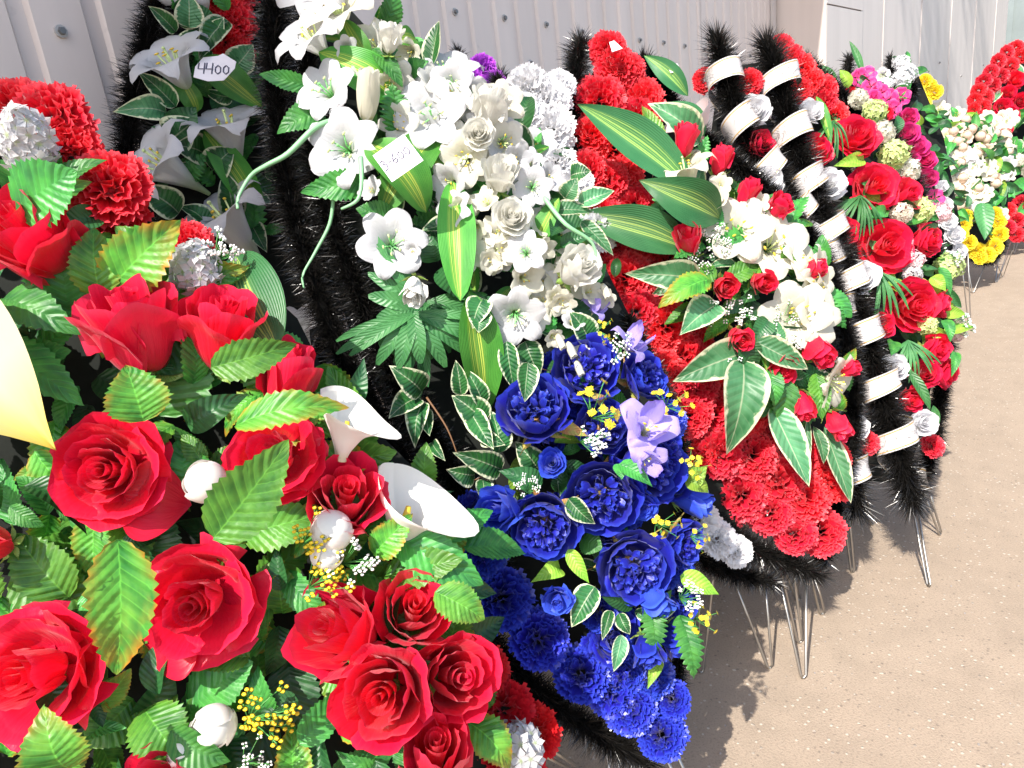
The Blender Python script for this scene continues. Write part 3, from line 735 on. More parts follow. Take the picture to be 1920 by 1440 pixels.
        D /= np.linalg.norm(D, axis=1)[:, None]
        Wd = np.cross(D, rg.normal(size=(n, 3))); Wd /= np.linalg.norm(Wd, axis=1)[:, None]; hw = 0.00085*max(1.0, depth**0.6)*rg.uniform(0.6, 1.3, (n, 1))
        b0 = c+D*R*0.22-s.base; tip = c+D*ln[:, None]-s.base+np.array([0, 0, -1])*(0.06*ln)[:, None]
        V = np.stack([b0-Wd*hw, b0+Wd*hw, tip], 1).reshape(-1, 3)
        m.add(V, [(3*i, 3*i+1, 3*i+2) for i in range(n)])
        o = link(name, m.mesh(name, ['tinsel', 'tinsel_core'], False), s.root); o['kind'] = 'stuff'
        if ribbon:                              # a band wound round the rim, pitch and width in metres
            pitch, wd, ph = ribbon; skip = 0.085
            k = int(L/pitch*40); t = np.linspace(skip, L*0.97, k); i2 = np.clip(np.searchsorted(cum, t)-1, 0, len(seg)-1)
            f2 = (t-cum[i2])/seg[i2]; cc = P3[i2]*(1-f2[:, None])+P3[i2+1]*f2[:, None]; TT = (P3[i2+1]-P3[i2])/seg[i2][:, None]
            for _ in range(6): TT[1:-1] = (TT[:-2]+TT[1:-1]+TT[2:])/3
            TT /= np.linalg.norm(TT, axis=1)[:, None]
            A2 = s.n-TT*(TT@s.n)[:, None]; A2 /= np.linalg.norm(A2, axis=1)[:, None]; B2 = np.cross(TT, A2)
            ang = t/pitch*2*math.pi+ph; r2 = R*0.88
            # steep band: across the front it runs nearly square to the rim, the climb happens behind
            adv = pitch*(np.floor(ang/(2*math.pi))+sstep(0.62, 1.0, (ang/(2*math.pi)) % 1.0))-pitch*(ph/(2*math.pi))
            adv = np.clip(0.60*adv+0.40*t, skip, L); i3 = np.clip(np.searchsorted(cum, adv)-1, 0, len(seg)-1)
            f3 = (adv-cum[i3])/seg[i3]; cc = P3[i3]*(1-f3[:, None])+P3[i3+1]*f3[:, None]
            a2 = ang+math.pi*1.3
            O = (np.cos(a2)[:, None]*A2+np.sin(a2)[:, None]*B2)*r2
            wob = 1+0.06*np.sin(t*61+seed)[:, None]+0.05*np.sin(t*143)[:, None]; rows = [cc+O*wob*(1.0+0.05*abs(q)+0.03*np.sin(t*90+q*2)[:, None])+TT*wd*0.5*q*(1+0.12*np.sin(t*37)[:, None])-s.base for q in (-1, -0.5, 0, 0.5, 1)]
            mm = MB(); G = np.stack(rows, 1); uu = np.broadcast_to(np.linspace(0, 1, 5), (k, 5)); vv = np.broadcast_to(np.linspace(0, 1, k)[:, None], (k, 5))
            mm.grid(G, uv=np.stack([uu, vv], -1))
            o2 = link('ribbon', mm.mesh('ribbon', ['ribbon']), s.root); o2['label'] = 'white satin ribbon with gold edges wound round the black tinsel'
    def leg(s, a, foot, b, front=True, r=0.0026):
        fp = ground_at(*foot)+np.array([0, 0, r]); A = s.hit(a[0], a[1], 0.0 if front else -0.03); B = s.hit(b[0], b[1], 0.0 if front else -0.03)
        s._leg(A, fp, B, r)
    def _leg(s, A, fp, B, r=0.0026):
        w_ = unit(A-B)*0.006 if np.linalg.norm(A-B) > 1e-4 else np.zeros(3); w_[2] = 0
        A2 = fp+w_+np.array([0, 0, 0.006]); B2 = fp-w_+np.array([0, 0, 0.006])
        m = MB(); m.tube(np.array([A, A*.5+A2*.5, A2, fp+w_*0.4, fp-w_*0.4, B2, B2*.5+B*.5, B])-s.base, r, 6)
        link('wire_leg', m.mesh('wire_leg', ['wire']), s.root)
    def auto_legs(s, back=True, front=True):
        lo = s.poly[np.argmin(s.poly[:, 1])]
        for sx in ((-0.07, 0.07) if front else ()):
            A = s.to3(lo[0]+sx-0.02, lo[1]+0.10, 0); B = s.to3(lo[0]+sx+0.02, lo[1]+0.10, 0)
            fp = (A+B)/2+s.side*sx*0.6+np.array([s.n[0], s.n[1], 0])*0.02; fp[2] = 0.0026; s._leg(A, fp, B)
        for sx in ((-0.08, 0.08) if back else ()):
            A = s.to3(lo[0]+sx-0.02, lo[1]+0.16, -0.03); B = s.to3(lo[0]+sx+0.02, lo[1]+0.16, -0.03)
            fp = s.base-np.array([s.n[0], s.n[1], 0])*0.30+s.side*sx; fp[2] = 0.0026; s._leg(A, fp, B)
    def vine(s, pts, r, mat, name='tendril'):
        P = []; pts = [np.array(p, float) for p in pts]
        for i in range(len(pts)-1):
            p0 = pts[max(i-1, 0)]; p1 = pts[i]; p2 = pts[i+1]; p3 = pts[min(i+2, len(pts)-1)]
            for t in np.linspace(0, 1, 5, endpoint=False):
                q = 0.5*((2*p1)+(-p0+p2)*t+(2*p0-5*p1+4*p2-p3)*t*t+(-p0+3*p1-3*p2+p3)*t**3); P.append(s.hit(q[0], q[1], q[2]))
        P.append(s.hit(*pts[-1])); P = np.array(P)
        m = MB(); m.tube(P-s.base, np.linspace(r, r*0.45, len(P)), 6); link(name, m.mesh(name, [mat]), s.root)
#SCENE
# ================================================================== the setting
g = MB(); g.add([(-40, -40, 0), (90, -40, 0), (90, 40, 0), (-40, 40, 0)], [(0, 1, 2, 3)])
structure('ground', g.mesh('ground', ['asphalt'], False))

rgp = np.random.RandomState(3); g = MB()
for i in range(900):                              # loose grit on the asphalt
    x = 0.5+rgp.rand()**1.6*6; y = rgp.uniform(-1.6, 1.1); r = rgp.uniform(0.0008, 0.0026)*(2.0 if rgp.rand() < 0.06 else 1)
    g.ball((x, y, r*0.5), (r*rgp.uniform(0.8, 1.5), r, r*0.8), 0, 5, 3)
o = link('grit', g.mesh('grit', ['concrete'], False)); o['kind'] = 'stuff'; tag(o, 'loose grit scattered over the asphalt', 'grit')

W = 1.30                                          # distance from the lens to the kiosk wall
JX = 3.5795*W                                     # where the second kiosk stands forward
def sheet_mesh(x0, x1, z0, z1, period, groove, depth, off=0.0):
    xs = [(x0, 0)]; k = math.ceil((x0-off)/period)
    while off+k*period < x1:
        c = off+k*period
        for dx, dy in ((-groove*0.5-0.006, 0), (-groove*0.5, depth), (groove*0.5, depth), (groove*0.5+0.006, 0)):
            if x0 < c+dx < x1: xs.append((c+dx, dy))
        k += 1
    xs.append((x1, 0 if True else depth)); m = MB(); n = len(xs)
    V = [(x, y, z0) for x, y in xs]+[(x, y, z1) for x, y in xs]
    m.add(V, [(i, i+1, n+i+1, n+i) for i in range(n-1)])
    return m
def wall_thing(name, label): o = bpy.data.objects.new(name, None); COL.objects.link(o); tag(o, label, 'kiosk'); return o
PER = 0.0885*W
kw = wall_thing('kiosk', 'pale ribbed metal kiosk wall with screws standing behind the wreaths'); kw.location = (0, W, 0)
xb = [-2.4]+[PER*(k+0.5) for k in range(int(-1.2/PER), int(JX/PER), 10)]+[JX]
xb = sorted(x for x in xb)
for i in range(len(xb)-1):
    o = link('wall_panel', sheet_mesh(xb[i]+(0.0 if i == 0 else -0.02), xb[i+1], 0.02, 3.2, PER, PER*0.20, 0.009).mesh('wall_panel', ['sheet'], False), kw)
    o.location.y = -0.0015*(i % 2)
sm = MB(); sm.tube([(0, 0.004, 0), (0, -0.002, 0)], [0.010, 0.010], 10, 1); sm.tube([(0, -0.002, 0), (0, -0.008, 0)], [0.0062, 0.0055], 6, 0)
sme = sm.mesh('screw', ['screw', 'washer'], False)
for zc, off in ((H+0.3145*W, 0), (H+0.3145*W-0.115, 1)):
    for k in range(-4, int(JX/PER)):
        if (k+off) % 2 == 0:
            o = link('screw', sme, kw); o.location = (PER*(k+0.46), -0.003, zc+rnd.uniform(-.004, .004)); o.rotation_euler.y = rnd.random()
bm_ = MB(); bm_.box((-2.4, 0.012, 0.0), (JX, 0.25, 3.2)); link('wall_core', bm_.mesh('wall_core', ['sheet_dark'], False), kw)
bm_ = MB(); bm_.box((-2.4, -0.01, 0.0), (JX, 0.011, 0.10)); link('plinth', bm_.mesh('plinth', ['concrete'], False), kw)
tr = MB(); tr.box((JX-0.07, -0.016, 0.0), (JX-0.002, -0.004, 3.2)); link('corner_trim', tr.mesh('corner_trim', ['sheet_warm'], False), kw)
tr = MB(); tr.box((-2.4, -0.45, 3.2), (JX, 0.6, 3.26)); link('roof', tr.mesh('roof', ['sheet_dark'], False), kw)

Y2 = JX/4.62; D2 = unit([0.9922, -0.1246, 0]); A2_ = math.atan2(D2[1], D2[0]); LEN2 = 5.36
k2 = wall_thing('kiosk', 'cream panelled metal kiosk standing forward of the ribbed wall'); k2.location = (JX, Y2, 0); k2.rotation_euler.z = A2_
cuts = [0, 0.62]; xx = 0.62
while xx < LEN2-0.3: xx += 0.46; cuts.append(min(xx, LEN2))
cuts[-1] = LEN2
for i in range(len(cuts)-1):
    m = MB()
    if i == 0:
        m.box((0.004, 0.0, 0.12), (cuts[1]-0.006, 0.03, H+0.655*Y2-0.02)); link('wall_panel', m.mesh('wall_panel', ['sheet_warm'], False), k2)
        m = MB(); m.box((0.004, 0.0, H+0.655*Y2-0.012), (cuts[1]-0.006, 0.03, 3.0)); link('wall_panel', m.mesh('wall_panel', ['sheet_warm'], False), k2)
    else:
        m.box((cuts[i]+0.004, 0.012+0.004*(i % 2), 0.12), (cuts[i+1]-0.004, 0.04, 3.0)); link('wall_panel', m.mesh('wall_panel', ['sheet_warm'], False), k2)
m = MB(); m.box((0.0, 0.042, 0.0), (LEN2, 1.6, 3.0)); link('wall_core', m.mesh('wall_core', ['sheet_dark'], False), k2)
m = MB(); m.box((-0.02, -0.10, 0.0), (LEN2+0.02, 0.041, 0.115)); link('plinth', m.mesh('plinth', ['concrete'], False), k2)
m = MB(); m.box((-0.1, -0.12, 3.0), (LEN2+0.1, 1.7, 3.08)); link('roof', m.mesh('roof', ['sheet_dark'], False), k2)
for i, xx in enumerate((1.6, 2.6, 3.4, 4.3)):
    o = link('screw', sme, k2); o.location = (xx, 0.012, H+0.28+0.1*(i % 2))
m = MB(); m.box((-0.012, 0.0, 0.0), (-0.004, 0.6, 3.0)); link('side_panel', m.mesh('side_panel', ['sheet'], False), k2)
o = link('screw', sme, k2); o.location = (-0.013, 0.16, H+0.42); o.rotation_euler.z = -math.pi/2
k3 = wall_thing('building', 'grey green pavilion standing beyond the cream kiosk'); k3.location = (13, -2.4, 0)
m = MB(); m.box((0, 0, 0), (6, 3.6, 3.4)); link('wall', m.mesh('wall', ['far_pane'], False), k3)
for i in range(4):
    m = MB(); m.box((-0.04, 0.15+0.88*i, 0.8), (-0.003, 0.82+0.88*i, 2.6)); link('window', m.mesh('window', ['far_pane'], False), k3)
m = MB(); m.box((-0.3, -0.3, 3.4), (6.3, 3.9, 3.55)); link('roof', m.mesh('roof', ['sheet_dark'], False), k3)

# ================================================================== the wreaths
FERN = [('serrate', 'leaf_rose', 0.62), ('serrate', 'leaf_rose', 0.55), ('serrate', 'leaf_fern', 0.5), ('ovate', 'leaf_dark', 0.5)]
GREEN = [('ovate', 'leaf_dark', 0.5), ('serrate', 'leaf_fern', 0.5), ('fern', 'leaf_fern', 0.5), ('ovate', 'leaf_ivy', 0.5)]
# ---- big red roses, nearest
w0 = Wreath('wreath of large red roses and white callas among bright serrated leaves',
    [(-150, 150), (60, 165), (190, 260), (300, 400), (430, 430), (570, 560), (640, 700), (780, 840), (900, 960), (920, 1150), (960, 1290), (1030, 1390), (1000, 1560), (700, 1720), (200, 1780), (-250, 1640), (-350, 900), (-280, 400)],
    anchor=(420, 900, 0.80), dome=0.11, ramp_=0.16)
for k, x, y, d, c, aim in [
    ('rose', 205, 882, 225, 'red', (0.15, 0.1, 1)), ('rose_cup', 248, 612, 215, 'red', (-0.1, 0.85, 0.42)), ('rose_cup', 415, 612, 180, 'red', (0.25, 0.75, 0.5)),
    ('rose_cup', 55, 445, 215, 'red', (-0.1, 0.5, 0.8)), ('bud', 540, 712, 150, 'red', (0.25, 0.9, 0.3)), ('rose', 515, 858, 200, 'red', (0.1, 0.35, 0.9)),
    ('rose_cup', 648, 935, 175, 'red', (0.25, 0.55, 0.75)), ('rose', 375, 1128, 250, 'red', (0.05, 0.05, 1)), ('rose', 70, 1262, 275, 'red', (-0.1, 0.2, 1)),
    ('rose_cup', 638, 1185, 205, 'red', (-0.35, 0.45, 0.8)), ('rose_cup', 722, 1300, 215, 'red', (0.0, 0.25, 0.95)), ('rose_cup', 775, 1145, 175, 'red', (0.2, 0.55, 0.75)),
    ('rose_cup', 848, 1268, 185, 'red', (0.4, 0.3, 0.8)), ('bud', 815, 1425, 200, 'red', (0.1, 0.75, 0.6)), ('rose_cup', 310, 1465, 150, 'red', (0, 0.4, 0.8)),
    ('rose_cup', -40, 1020, 120, 'red', (-0.3, 0.2, 0.8)), ('rose', -140, 640, 230, 'red', None), ('rose', -130, 1500, 240, 'red', None), ('rose', 480, 1600, 250, 'red', None), ('rose', 150, 1580, 240, 'red', None)]:
    w0.flower(k, x, y, d, c, aim=aim, split=True, lift={722: 0.155, 638: 0.115, 775: 0.10, 848: 0.115, 648: 0.10}.get(x))
w0.leaf('ovate', 'red', 230, 930, 358, 945, 150, .12, .11, 0, 1, 'petal'); w0.leaf('ovate', 'red', 370, 1180, 255, 1235, 150, .12, .11, 0, 1, 'petal')
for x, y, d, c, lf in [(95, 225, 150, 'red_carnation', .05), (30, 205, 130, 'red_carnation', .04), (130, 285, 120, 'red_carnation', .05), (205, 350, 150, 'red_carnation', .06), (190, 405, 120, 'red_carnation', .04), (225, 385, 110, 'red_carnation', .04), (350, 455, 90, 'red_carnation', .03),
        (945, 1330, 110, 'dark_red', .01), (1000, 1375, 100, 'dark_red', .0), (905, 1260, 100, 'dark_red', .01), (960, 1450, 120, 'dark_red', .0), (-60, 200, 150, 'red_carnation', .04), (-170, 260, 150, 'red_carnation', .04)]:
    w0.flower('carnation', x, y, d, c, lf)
w0.flower('hyacinth', 50, 265, 135, 'white', 0.10, (-0.1, 0.9, 0.4)); w0.flower('hyacinth', 368, 510, 125, 'white', 0.09, (0.2, 0.9, 0.4)); w0.flower('hyacinth', 972, 1400, 125, 'white', 0.05, (0.3, 0.2, 0.9))
w0.flower('sprig', 410, 470, 80, 'bead_white', 0.09, (0.5, 0.7, 0.4))
w0.leaf('pointed', 'foam_yellow', -150, 560, 104, 855, 235, .13, .16, 0.1, 3, 'calla')
w0.flower('calla', -190, 560, 240, 'foam_yellow', 0.12, (0.2, 0.7, 0.6), split=True, tipdir=(0.62, -0.75, 0.2))
w0.flower('calla', 655, 745, 165, 'foam', 0.125, (0.15, 0.95, 0.12), split=True, tipdir=(1, 0.0, 0.55))
w0.flower('calla', 772, 895, 205, 'foam', 0.10, (0.18, 0.95, 0.14), split=True, tipdir=(1, -0.1, 0.55))
for x, y, d in [(385, 902, 78), (400, 1362, 80), (620, 995, 78), (612, 1040, 60), (340, 1412, 50), (725, 1355, 50)]: w0.flower('ball', x, y, d, 'foam', aim=(rnd.uniform(-.6, .6), rnd.uniform(-.2, .7), 0.7), split=True)
for x, y, d, c in [(490, 1345, 130, 'bead_yellow'), (600, 1095, 110, 'bead_yellow'), (660, 1050, 90, 'bead_white'), (470, 1430, 70, 'bead_white'), (590, 1010, 110, 'bead_yellow')]: w0.flower('sprig', x, y, d, c, aim=(0.6, 0.3, 0.5))
for k, mt, x0, y0, x1, y1, wd, l0, l1 in [
    ('serrate', 'leaf_fern', 30, 395, 150, 320, 130, .14, .17), ('serrate', 'leaf_rose', 205, 545, 330, 415, 120, .10, .14), ('serrate', 'leaf_rose', 190, 560, 170, 425, 90, .10, .12), ('serrate', 'leaf_rose', 340, 520, 215, 425, 90, .07, .10),
    ('serrate', 'leaf_fern', 130, 600, 120, 440, 130, .08, .10), ('serrate', 'leaf_rose', 300, 560, 440, 500, 80, .08, .10), ('serrate', 'leaf_rose', 330, 600, 470, 505, 80, .06, .10),
    ('strap', 'leaf_strap_blue', 440, 480, 520, 660, 135, .05, .10), ('serrate', 'leaf_fern', 300, 780, 370, 600, 140, .08, .11), ('serrate', 'leaf_rose', 270, 790, 240, 690, 120, .16, .18), ('serrate', 'leaf_rose', 395, 690, 545, 650, 80, .17, .19),
    ('serrate', 'leaf_rose', 440, 800, 640, 745, 75, .17, .19), ('serrate', 'leaf_rose', 400, 1010, 525, 860, 130, .20, .23), ('serrate', 'leaf_rose', 470, 830, 600, 790, 100, .08, .1),
    ('serrate', 'leaf_rose', 590, 870, 745, 845, 90, .06, .07), ('serrate', 'leaf_fern', 600, 820, 620, 730, 90, .06, .07), ('serrate', 'leaf_rose', 220, 1010, 225, 1270, 125, .19, .20), ('serrate', 'leaf_rose', 130, 1120, 20, 1010, 110, .1, .12),
    ('serrate', 'leaf_rose', 40, 1060, 140, 1130, 130, .09, .12), ('serrate', 'leaf_fern', 5, 560, 130, 610, 90, .10, .14), ('serrate', 'leaf_fern', -30, 640, 150, 750, 100, .10, .14), ('serrate', 'leaf_fern', 0, 700, 140, 660, 90, .09, .11),
    ('serrate', 'leaf_rose', 700, 1040, 760, 975, 70, .1, .13), ('serrate', 'leaf_fern', 740, 1010, 905, 1090, 95, .09, .12), ('serrate', 'leaf_rose', 720, 1080, 870, 1050, 80, .08, .11), ('serrate', 'leaf_rose', 815, 1110, 910, 1160, 80, .15, .16),
    ('serrate', 'leaf_rose', 130, 1440, 80, 1330, 120, .20, .22), ('serrate', 'leaf_rose', 270, 1330, 340, 1430, 110, .1, .12), ('serrate', 'leaf_rose', 250, 1310, 160, 1400, 110, .08, .1), ('serrate', 'leaf_fern', 350, 1330, 480, 1240, 120, .08, .1),
    ('ovate', 'leaf_fern', 320, 1370, 430, 1430, 65, .13, .14), ('serrate', 'leaf_rose', 640, 1380, 780, 1340, 60, .10, .13), ('serrate', 'leaf_rose', 870, 1350, 960, 1440, 80, .08, .1), ('serrate', 'leaf_dark', 540, 1240, 560, 1390, 110, .05, .07),
    ('serrate', 'leaf_rose', 530, 1150, 520, 1050, 80, .07, .09), ('serrate', 'leaf_dark', 290, 1060, 310, 970, 110, .06, .08), ('serrate', 'leaf_rose', 450, 1000, 620, 960, 90, .09, .12), ('serrate', 'leaf_fern', 350, 930, 340, 820, 100, .09, .1),
    ('ovate', 'leaf_ivy', -20, 690, 75, 820, 70, .08, .1), ('serrate', 'leaf_fern', 20, 1180, 110, 1130, 90, .07, .1), ('lance', 'leaf_strap', 70, 250, 115, 330, 40, .06, .08)]:
    w0.leaf(k, mt, x0, y0, x1, y1, wd, l0, l1, rnd.uniform(-.35, .35))
w0.scatter_leaves(330, FERN, [(-200, 330), (120, 330), (330, 470), (560, 620), (700, 820), (880, 1000), (900, 1150), (930, 1300), (900, 1500), (300, 1600), (-250, 1500)], (70, 140), seed=5, lo=0.25, hi=0.78)
w0.auto_legs()
w0.leg((1010, 1390), (1085, 1452), (990, 1400))

# ---- lilies in the shade by the wall
w1 = Wreath('wreath of white trumpet lilies with cream edged leaves beside bare kiosk wall',
    [(320, -160), (470, -160), (560, 60), (610, 330), (640, 560), (600, 700), (480, 640), (330, 500), (245, 380), (235, 240), (275, 60)],
    anchor=(380, 250, 1.20), az=62, lean=12, dome=0.05, ramp_=0.12)
w1.rim([(330, -150), (300, -20), (268, 110), (245, 220), (238, 310), (262, 400), (330, 490), (420, 590)], 38, 0.015, seed=11)
w1.rim([(500, -150), (520, 50), (545, 250), (580, 420), (620, 560), (600, 690)], 36, 0.0, seed=12)
for x0, y0, x1, y1, d in [(368, 190, 308, 95, 125), (455, 330, 418, 215, 125), (390, 362, 275, 290, 130), (500, 505, 400, 385, 140), (590, 690, 540, 610, 110), (350, -90, 330, -60, 120)]:
    w1.flower('trumpet', x0, y0, d*1.2, 'white', 0.04, to=(x1, y1, 0.05), split=True)
for x, y, d in [(415, 5, 90), (440, 40, 85), (425, 80, 75), (450, -30, 90), (450, 105, 60), (400, -60, 90)]: w1.flower('carnation', x, y, d, 'red_carnation', 0.02)
for k, mt, x0, y0, x1, y1, wd in [('ovate', 'leaf_ivy', 330, 60, 280, 12, 32), ('ovate', 'leaf_margin', 355, 52, 352, -12, 52), ('ovate', 'leaf_margin', 312, 212, 226, 198, 48), ('ovate', 'leaf_ivy', 330, 200, 265, 135, 40), ('ovate', 'leaf_margin', 440, 130, 470, 85, 55),
    ('ovate', 'leaf_dark', 330, 250, 365, 200, 60), ('ovate', 'leaf_ivy', 320, 265, 365, 225, 70), ('ovate', 'leaf_ivy', 385, 290, 330, 270, 60), ('ovate', 'leaf_ivy', 335, 400, 265, 345, 60), ('ovate', 'leaf_ivy', 400, 320, 440, 280, 60), ('ovate', 'leaf_ivy', 440, 410, 420, 320, 50),
    ('strap', 'leaf_strap', 375, 110, 490, 195, 62), ('strap', 'leaf_strap', 490, 400, 382, 245, 60), ('strap', 'leaf_strap', 370, 210, 345, 150, 40), ('ovate', 'leaf_ivy', 400, 70, 412, 42, 35), ('fern', 'leaf_fern', 475, 460, 480, 350, 45), ('fern', 'leaf_fern', 350, 340, 380, 290, 40), ('ovate', 'leaf_ivy', 470, 420, 500, 470, 36)]:
    w1.leaf(k, mt, x0, y0, x1, y1, wd, 0.05, 0.08)
w1.scatter_leaves(40, GREEN, [(310, 0), (470, 0), (520, 300), (520, 500), (330, 430), (270, 300)], (45, 85), seed=8, lo=0.2, hi=0.8)
w1.auto_legs()

# ---- white and blue
w2 = Wreath('tall wreath of white lilies and roses above blue peonies and blue carnations',
    [(510, -90), (600, -90), (720, 40), (950, 160), (1060, 330), (1150, 460), (1240, 640), (1310, 850), (1325, 1050), (1300, 1250), (1270, 1390), (1225, 1420), (1050, 1335), (905, 1210), (810, 1000), (710, 800), (620, 620), (560, 400), (515, 150)],
    foot=(1290, 1640), dome=0.115, ramp_=0.085)
w2.rim([(515, -90), (512, 60), (520, 200), (542, 360), (585, 520), (645, 670), (735, 830), (815, 990), (895, 1170), (1000, 1290), (1110, 1370), (1215, 1428)], 44, 0.025, seed=21)
w2.rim([(580, -60), (575, 100), (590, 280), (625, 430), (680, 570), (740, 700), (815, 830), (880, 960), (960, 1130)], 40, 0.02, seed=22)
w2.rim([(1180, 600), (1265, 800), (1285, 1050), (1270, 1250), (1240, 1400)], 26, 0.0, seed=23)
for x0, y0, x1, y1, d, c in [(622, 118, 570, 52, 115, 'white'), (650, 60, 625, 0, 120, 'cream'), (600, -20, 575, -40, 110, 'white')]:
    w2.flower('trumpet', x0, y0, d*1.2, c, 0.09, to=(x1, y1, 0.04), split=True)
for x, y, d, c, aim in [(605, 162, 118, 'white', (-0.3, 0.2, 0.9)), (640, 275, 140, 'white', (-0.15, -0.1, 1)), (805, 210, 132, 'white', (-0.05, 0, 1)), (735, 455, 128, 'white', (0.2, 0, 1)), (840, 118, 118, 'white', (0.1, 0.6, 0.7)), (965, 598, 115, 'white', (0, -0.45, 0.85)),
        (870, 300, 100, 'cream', (-0.2, -0.3, 0.9)), (870, 150, 90, 'cream', (0.5, 0.5, 0.6)), (945, 260, 95, 'white', (0.6, 0, 0.8))]:
    w2.flower('lily', x, y, d, c, aim=aim, split=True)
for k, x, y, d, c, aim in [('rose_cup', 730, 68, 66, 'ivory', (0.05, 0.9, 0.4)), ('tulip', 690, 180, 100, 'cream', (0.15, 0.8, 0.5)), ('rose_cup', 918, 195, 92, 'ivory', (0.3, 0.8, 0.5)), ('rose', 897, 250, 68, 'ivory', (0, 0, 1)), ('rose_cup', 940, 325, 80, 'ivory', (0.1, 0.6, 0.8)),
        ('rose', 960, 405, 82, 'ivory', (0.1, 0.2, 1)), ('bud', 776, 545, 66, 'foam', (0.05, -0.75, 0.7)), ('rose_cup', 1085, 500, 95, 'ivory', (0.4, 0.3, 0.8)), ('lily', 985, 470, 80, 'white', None), ('lily', 1000, 350, 76, 'white', None)]:
    w2.flower(k, x, y, d, c, aim=aim, split=True, lift=0.155)
for x, y, d, c in [(685, 130, 55, 'cream'), (692, 352, 56, 'white'), (908, 372, 66, 'cream'), (930, 430, 72, 'cream'), (990, 525, 80, 'cream'), (1010, 265, 78, 'white'), (1035, 330, 64, 'white'), (920, 490, 56, 'cream'), (955, 470, 62, 'cream'), (1055, 572, 60, 'cream'), (865, 395, 60, 'cream'), (640, 220, 50, 'white'), (770, 470, 46, 'white'),
        (990, 300, 60, 'white'), (1020, 420, 60, 'cream'), (1045, 560, 54, 'cream'), (1075, 600, 50, 'white'), (1110, 545, 56, 'cream'), (1135, 560, 46, 'cream'), (890, 430, 50, 'cream'), (1090, 660, 46, 'cream'), (1040, 635, 44, 'cream'), (1020, 470, 60, 'cream'), (765, 100, 60, 'cream'), (650, 90, 50, 'white')]:
    w2.flower('freesia', x, y, d, c, aim=(rnd.uniform(-.5, .6), rnd.uniform(-.7, .5), 0.8), split=True)
for x, y, d, c in [(1070, 655, 36, 'cream'), (1050, 640, 34, 'cream'), (1135, 545, 34, 'cream'), (1085, 690, 34, 'cream')]: w2.flower('tulip', x, y, d, c, 0.15, (0.35, -0.85, 0.3))
for x, y, d, c, aim in [(1098, 690, 135, 'blue', (0.1, 0.3, 0.9)), (1000, 768, 145, 'blue', (-0.1, 0.6, 0.8)), (1128, 930, 150, 'blue', (-0.15, -0.1, 1)), (1020, 985, 140, 'blue', (-0.1, -0.25, 1)), (1190, 1065, 150, 'blue', (0.1, -0.2, 1)), (1215, 875, 145, 'blue', (0.3, 0.1, 0.9)), (1210, 705, 105, 'blue', (0.5, 0.4, 0.7)), (1282, 1020, 95, 'blue', (0.6, -0.2, 0.7)), (1250, 850, 100, 'blue', (0.7, 0.2, 0.6)), (1130, 800, 110, 'blue', None)]:
    w2.flower('peony', x, y, d, c, aim=aim, split=True)
for k, x, y, d, c, aim in [('rose', 1035, 868, 72, 'blue_light', (-0.1, 0.2, 1)), ('rose_cup', 938, 955, 98, 'blue_light', (-0.5, 0.1, 0.8)), ('rose', 1205, 950, 62, 'blue_light', (0, -0.3, 1)), ('bud', 1300, 940, 74, 'blue_light', (0.85, -0.2, 0.4)), ('rose', 1045, 1125, 64, 'blue_light', (0, -0.3, 1)), ('rose', 1222, 725, 64, 'blue_light', (0.2, 0.3, 1)), ('rose_cup', 1230, 1130, 80, 'blue_light', (0.3, -0.7, 0.5)), ('rose_cup', 1215, 1225, 70, 'blue', (0.2, -0.7, 0.6)), ('rose_cup', 1270, 1200, 70, 'blue', (0.4, -0.5, 0.6))]:
    w2.flower(k, x, y, d, c, aim=aim, split=True)
w2.flower('iris', 1215, 800, 130, 'lilac', 0.195, (0.1, 0.4, 0.8), split=True); w2.flower('iris', 1190, 640, 90, 'lilac', 0.17, (0.5, 0.6, 0.4), split=True); w2.flower('iris', 1212, 862, 90, 'lilac', 0.195, (0.2, -0.3, 0.9), split=True); w2.flower('iris', 1120, 575, 60, 'lilac', 0.12, (0.4, 0.6, 0.5), split=True)
for x, y, d in [(900, 1035, 105), (940, 1122, 120), (1012, 1200, 112), (1090, 1262, 108), (1150, 1295, 96), (1180, 1330, 96), (1240, 1378, 92), (1222, 1265, 84), (885, 965, 80), (1130, 1215, 80), (1200, 1180, 80), (1260, 1310, 70), (915, 990, 80), (1170, 1260, 80)]:
    w2.flower('carnation', x, y, d, 'blue', 0.06)
for k, x, y, d, c in [('sprig_flower', 1120, 765, 95, 'bead_yellow'), ('sprig_flower', 1255, 755, 70, 'bead_yellow'), ('sprig_flower', 1245, 985, 60, 'bead_yellow'), ('sprig_flower', 1300, 870, 55, 'bead_yellow'), ('sprig', 1105, 822, 75, 'bead_white'), ('sprig', 1172, 650, 70, 'bead_white'), ('sprig', 990, 912, 50, 'bead_white'), ('sprig_flower', 1315, 1160, 60, 'bead_yellow'), ('sprig', 1290, 1120, 60, 'bead_white'), ('sprig_flower', 1130, 620, 45, 'bead_yellow'), ('sprig_flower', 1310, 1010, 50, 'bead_yellow')]:
    w2.flower(k, x, y, d, c, 0.17, (rnd.uniform(0, .7), rnd.uniform(-.2, .7), 0.6))
